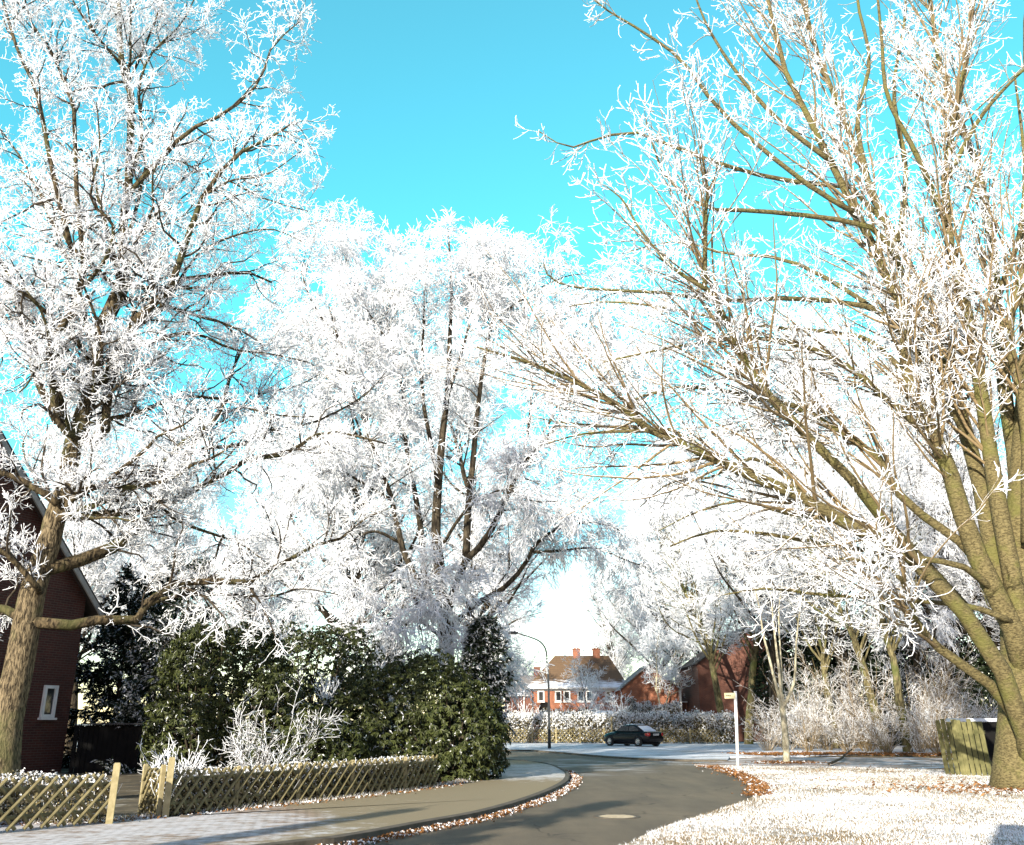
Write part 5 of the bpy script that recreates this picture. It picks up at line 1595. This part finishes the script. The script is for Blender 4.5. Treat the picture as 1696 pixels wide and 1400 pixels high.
# ------------------------------------------------------------------ parked saloon
def car(loc, heading):
    root = thing('parked_car', 'black four-door saloon with rime on its rear window parked before the beech hedge', 'car', loc, heading)
    # built along +x = forwards; y half-width; z up
    xs = np.array([-2.22, -2.20, -2.10, -1.85, -1.5, -1.1, -.6, 0, .6, 1.0, 1.4, 1.8, 2.05, 2.18, 2.23])
    top = np.array([.62, .84, .93, .965, .965, .96, .955, .95, .94, .93, .89, .82, .74, .62, .50])
    bot = np.array([.36, .30, .27, .24, .22, .20, .20, .20, .20, .20, .20, .22, .24, .27, .34])
    hw = np.array([.66, .74, .80, .84, .865, .87, .87, .87, .87, .87, .86, .82, .74, .64, .55])
    sec = [(-.0, 0), (.8, 0), (.97, .12), (1, .35), (.985, .6), (.95, .82), (.86, .95), (.70, 1.0), (0, 1.0)]
    prof = [(y, z) for y, z in sec] + [(-y, z) for y, z in sec[-2:0:-1]]
    n = len(prof)
    rings = np.array([[(x, y * w, b + (t - b) * z) for y, z in prof] for x, t, b, w in zip(xs, top, bot, hw)])
    q = [[i * n + (j + 1) % n, i * n + j, (i + 1) * n + j, (i + 1) * n + (j + 1) % n] for i in range(len(xs) - 1) for j in range(n)]
    g = Geo(); g.add(rings.reshape(-1, 3), [q, [list(range(n))], [list(range((len(xs) - 1) * n, len(xs) * n))[::-1]]])
    g.build('body', M['car_paint'], root, True)
    # cabin: loft of four rings from waist to roof
    def cab(z, xf, xr, w, k=.16):
        return [(xr, w * .82, z), (xr + k, w, z), (xr + (xf - xr) * .5, w * 1.01, z), (xf - k, w, z), (xf, w * .80, z), (xf, -w * .80, z), (xf - k, -w, z), (xr + (xf - xr) * .5, -w * 1.01, z), (xr + k, -w, z), (xr, -w * .82, z)]
    rr_ = np.array([cab(.93, 1.08, -1.78, .76), cab(1.12, .70, -1.42, .70), cab(1.30, .33, -1.06, .63), cab(1.385, .10, -.80, .57), cab(1.425, -.10, -.55, .45)])
    n = 10
    q = [[i * n + j, i * n + (j + 1) % n, (i + 1) * n + (j + 1) % n, (i + 1) * n + j] for i in range(4) for j in range(n)]
    g = Geo(); g.add(rr_.reshape(-1, 3), [q, [list(range(4 * n, 5 * n))]])
    g.build('cabin', M['car_paint'], root, True)
    # side windows and screens sit just proud of the cabin
    def pane(pts, name, mat):
        v = np.array(pts); nrm = np.cross(v[1] - v[0], v[2] - v[0]); nrm /= np.linalg.norm(nrm)
        if np.dot(nrm, v.mean(0) - [0, 0, 1.0]) < 0: nrm = -nrm
        g = Geo(); k = len(v)
        g.add(np.concatenate([v + nrm * .014, v - nrm * .01]), [[list(range(k))], [[i, (i + 1) % k, (i + 1) % k + k, i + k] for i in range(k)]])
        return g.build(name, mat, root)
    for s in (1, -1):
        pane([(-.36, s * .775, .97), (.80, s * .765, .97), (.38, s * .672, 1.25), (.25, s * .64, 1.315), (-.36, s * .645, 1.325)], 'side_window', M['glass'])
        pane([(-.44, s * .775, .97), (-1.36, s * .755, .98), (-1.16, s * .695, 1.16), (-.86, s * .645, 1.30), (-.44, s * .645, 1.325)], 'side_window', M['glass'])
    pane([(-1.74, .60, .965), (-1.74, -.60, .965), (-1.06, -.50, 1.305), (-1.06, .50, 1.305)], 'rear_window', M['rime'])
    pane([(1.02, .58, .965), (1.02, -.58, .965), (.36, -.50, 1.29), (.36, .50, 1.29)], 'windscreen', M['rime'])
    g = Geo(); g.add([(.0, .42, 1.425), (.0, -.42, 1.425), (-.68, -.42, 1.428), (-.68, .42, 1.428), (.1, .5, 1.39), (.1, -.5, 1.39), (-.8, -.5, 1.395), (-.8, .5, 1.395)], [[[0, 3, 2, 1], [4, 0, 1, 5], [6, 2, 3, 7], [0, 4, 7, 3], [1, 2, 6, 5]]])
    rim_ = g.build('roof_rime', M['rime'], root); rim_.location.z = .012
    for x in (1.33, -1.36):
        for s in (1, -1):
            g = Geo(); th = np.linspace(0, 2 * math.pi, 25)[:-1]
            prof = [(.20, .10), (.28, .105), (.315, .08), (.32, 0), (.315, -.08), (.28, -.10)]
            rg = np.array([[(math.cos(t) * a_, s * w, math.sin(t) * a_) for t in th] for a_, w in prof])
            q = [[i * 24 + j, i * 24 + (j + 1) % 24, (i + 1) * 24 + (j + 1) % 24, (i + 1) * 24 + j] for i in range(5) for j in range(24)]
            g.add(rg.reshape(-1, 3), [q]); w_ = g.build('wheel', M['tyre'], root, True); w_.location = (x, s * .79, .32)
            g = Geo(); g.add([(math.cos(t) * .2, s * .098, math.sin(t) * .2) for t in th] + [(math.cos(t) * .16, s * .07, math.sin(t) * .16) for t in th], [[[j, (j + 1) % 24, (j + 1) % 24 + 24, j + 24] for j in range(24)]])
            for k in range(7):
                t = k * 2 * math.pi / 7; ca_, sa_ = math.cos(t), math.sin(t)
                a = [(ca_ * .17 - sa_ * .03, s * .09, sa_ * .17 + ca_ * .03), (ca_ * .17 + sa_ * .03, s * .09, sa_ * .17 - ca_ * .03), (ca_ * .02 + sa_ * .03, s * .10, sa_ * .02 - ca_ * .03), (ca_ * .02 - sa_ * .03, s * .10, sa_ * .02 + ca_ * .03)]
                g.add(a, [[[0, 1, 2, 3]]])
            g.build('rim', M['rim'], w_)
            g = Geo(); g.add([(math.cos(t) * .385, s * .09, math.sin(t) * .385) for t in th] + [(math.cos(t) * .325, s * .085, math.sin(t) * .325) for t in th], [[[j, (j + 1) % 24, (j + 1) % 24 + 24, j + 24] for j in range(24)]])
            o = g.build('wheel_arch', M['tyre'], root); o.location = (x, s * .79, .33)
    for s in (1, -1):
        g = Geo(); pr = [(-2.235, .58, .68), (-2.235, .58, .86), (-2.19, .72, .87), (-2.02, .83, .84), (-2.02, .835, .70), (-2.19, .755, .66)]
        v = np.array(pr) * [1, s, 1]; v2 = v * [.97, .97, 1]
        g.add(np.concatenate([v, v2]), [[[0, 1, 2, 5], [5, 2, 3, 4]], [[i, (i + 1) % 6, (i + 1) % 6 + 6, i + 6] for i in range(6)]])
        g.build('tail_light', M['red_glass'], root)
        g = Geo(); g.box((2.14, s * .52, .62), (.06, .13, .06), s * -.5); g.build('headlight', M['glass'], root)
        g = Geo(); g.box((.82, s * .92, 1.0), (.07, .09, .055)); g.build('mirror', M['car_paint'], root)
        for x in (.02, -.82):
            g = Geo(); g.box((x, s * .872, .80), (.09, .012, .012)); g.build('door_handle', M['car_paint'], root)
    g = Geo(); g.box((-2.232, 0, .76), (.012, .26, .055)); pl_ = g.build('number_plate', M['white'], root)
    g = Geo()
    for k in range(7):
        if k != 2: g.box((-2.2455, -.2 + k * .066, .76), (.0015, .018, .032))
    g.build('lettering', M['ink'], pl_)
    g = Geo(); g.box((-2.20, 0, .42), (.05, .70, .09)); g.build('bumper', M['tyre'], root)
    g = Geo(); g.box((0, 0, .17), (1.9, .7, .05)); g.build('underbody', M['tyre'], root)
    return root


cc = G(1047, 1236.3, .07)
car((cc.x + .15, cc.y + 1.0, .07), math.radians(180 - 51))

# ------------------------------------------------------------------ light, sky, camera
SUN_EL, SUN_AZ = math.radians(18), math.radians(27)
w = bpy.data.worlds.new('World'); C.world = w; w.use_nodes = True
nt = w.node_tree
sky = nt.nodes.new('ShaderNodeTexSky'); sky.sky_type = 'NISHITA'; sky.sun_disc = False
sky.sun_elevation = SUN_EL
sky.sun_rotation = math.pi + SUN_AZ            # the sun stands behind the camera, to its left
sky.air_density = 1.0; sky.dust_density = .6; sky.ozone_density = 1.0
bg = nt.nodes['Background']
tc = nt.nodes.new('ShaderNodeTexCoord'); sx = nt.nodes.new('ShaderNodeSeparateXYZ')
lk(nt, tc.outputs['Generated'], sx.inputs[0])
front = ramp(nt, sx.outputs['Z'], [(0.0, (2.4, 2.3, 2.1)), (.10, (1.9, 2.1, 1.9)), (.19, (1.05, 1.85, 1.75)), (.30, (.72, 2.3, 2.0)), (.45, (.75, 2.75, 2.2)), (.72, (.95, 2.7, 2.25)), (.9, (.9, .95, 1.05))])
tint = mixc(nt, sstep(nt, sx.outputs['Y'], -.2, .25), (.95, .92, 1.08), front)
lk(nt, mixc(nt, 1.0, sky.outputs[0], tint, 'MULTIPLY'), bg.inputs['Color'])
bg.inputs['Strength'].default_value = .085
sd = bpy.data.lights.new('sun', 'SUN'); sd.energy = 5.0; sd.angle = math.radians(.5); sd.color = (1.0, .93, .80)
so = bpy.data.objects.new('sun', sd); COL.objects.link(so)
trav = Vector((math.sin(SUN_AZ) * math.cos(SUN_EL), math.cos(SUN_AZ) * math.cos(SUN_EL), -math.sin(SUN_EL)))
so.rotation_euler = trav.to_track_quat('-Z', 'Y').to_euler()
cd = bpy.data.cameras.new('camera'); cam = bpy.data.objects.new('camera', cd); COL.objects.link(cam)
cd.sensor_fit = 'HORIZONTAL'; cd.sensor_width = 36; cd.lens = 36 * F / 1696
cd.clip_end = 3000; cd.clip_start = .1
cam.location = (0, 0, CAMZ); cam.rotation_euler = (math.pi / 2 + TH, 0, 0)
C.camera = cam
vs = C.view_settings
vs.view_transform = 'Standard'; vs.look = 'None'; vs.exposure = 1.05; vs.gamma = 1
C.cycles.max_bounces = 5; C.cycles.diffuse_bounces = 3; C.cycles.transparent_max_bounces = 4
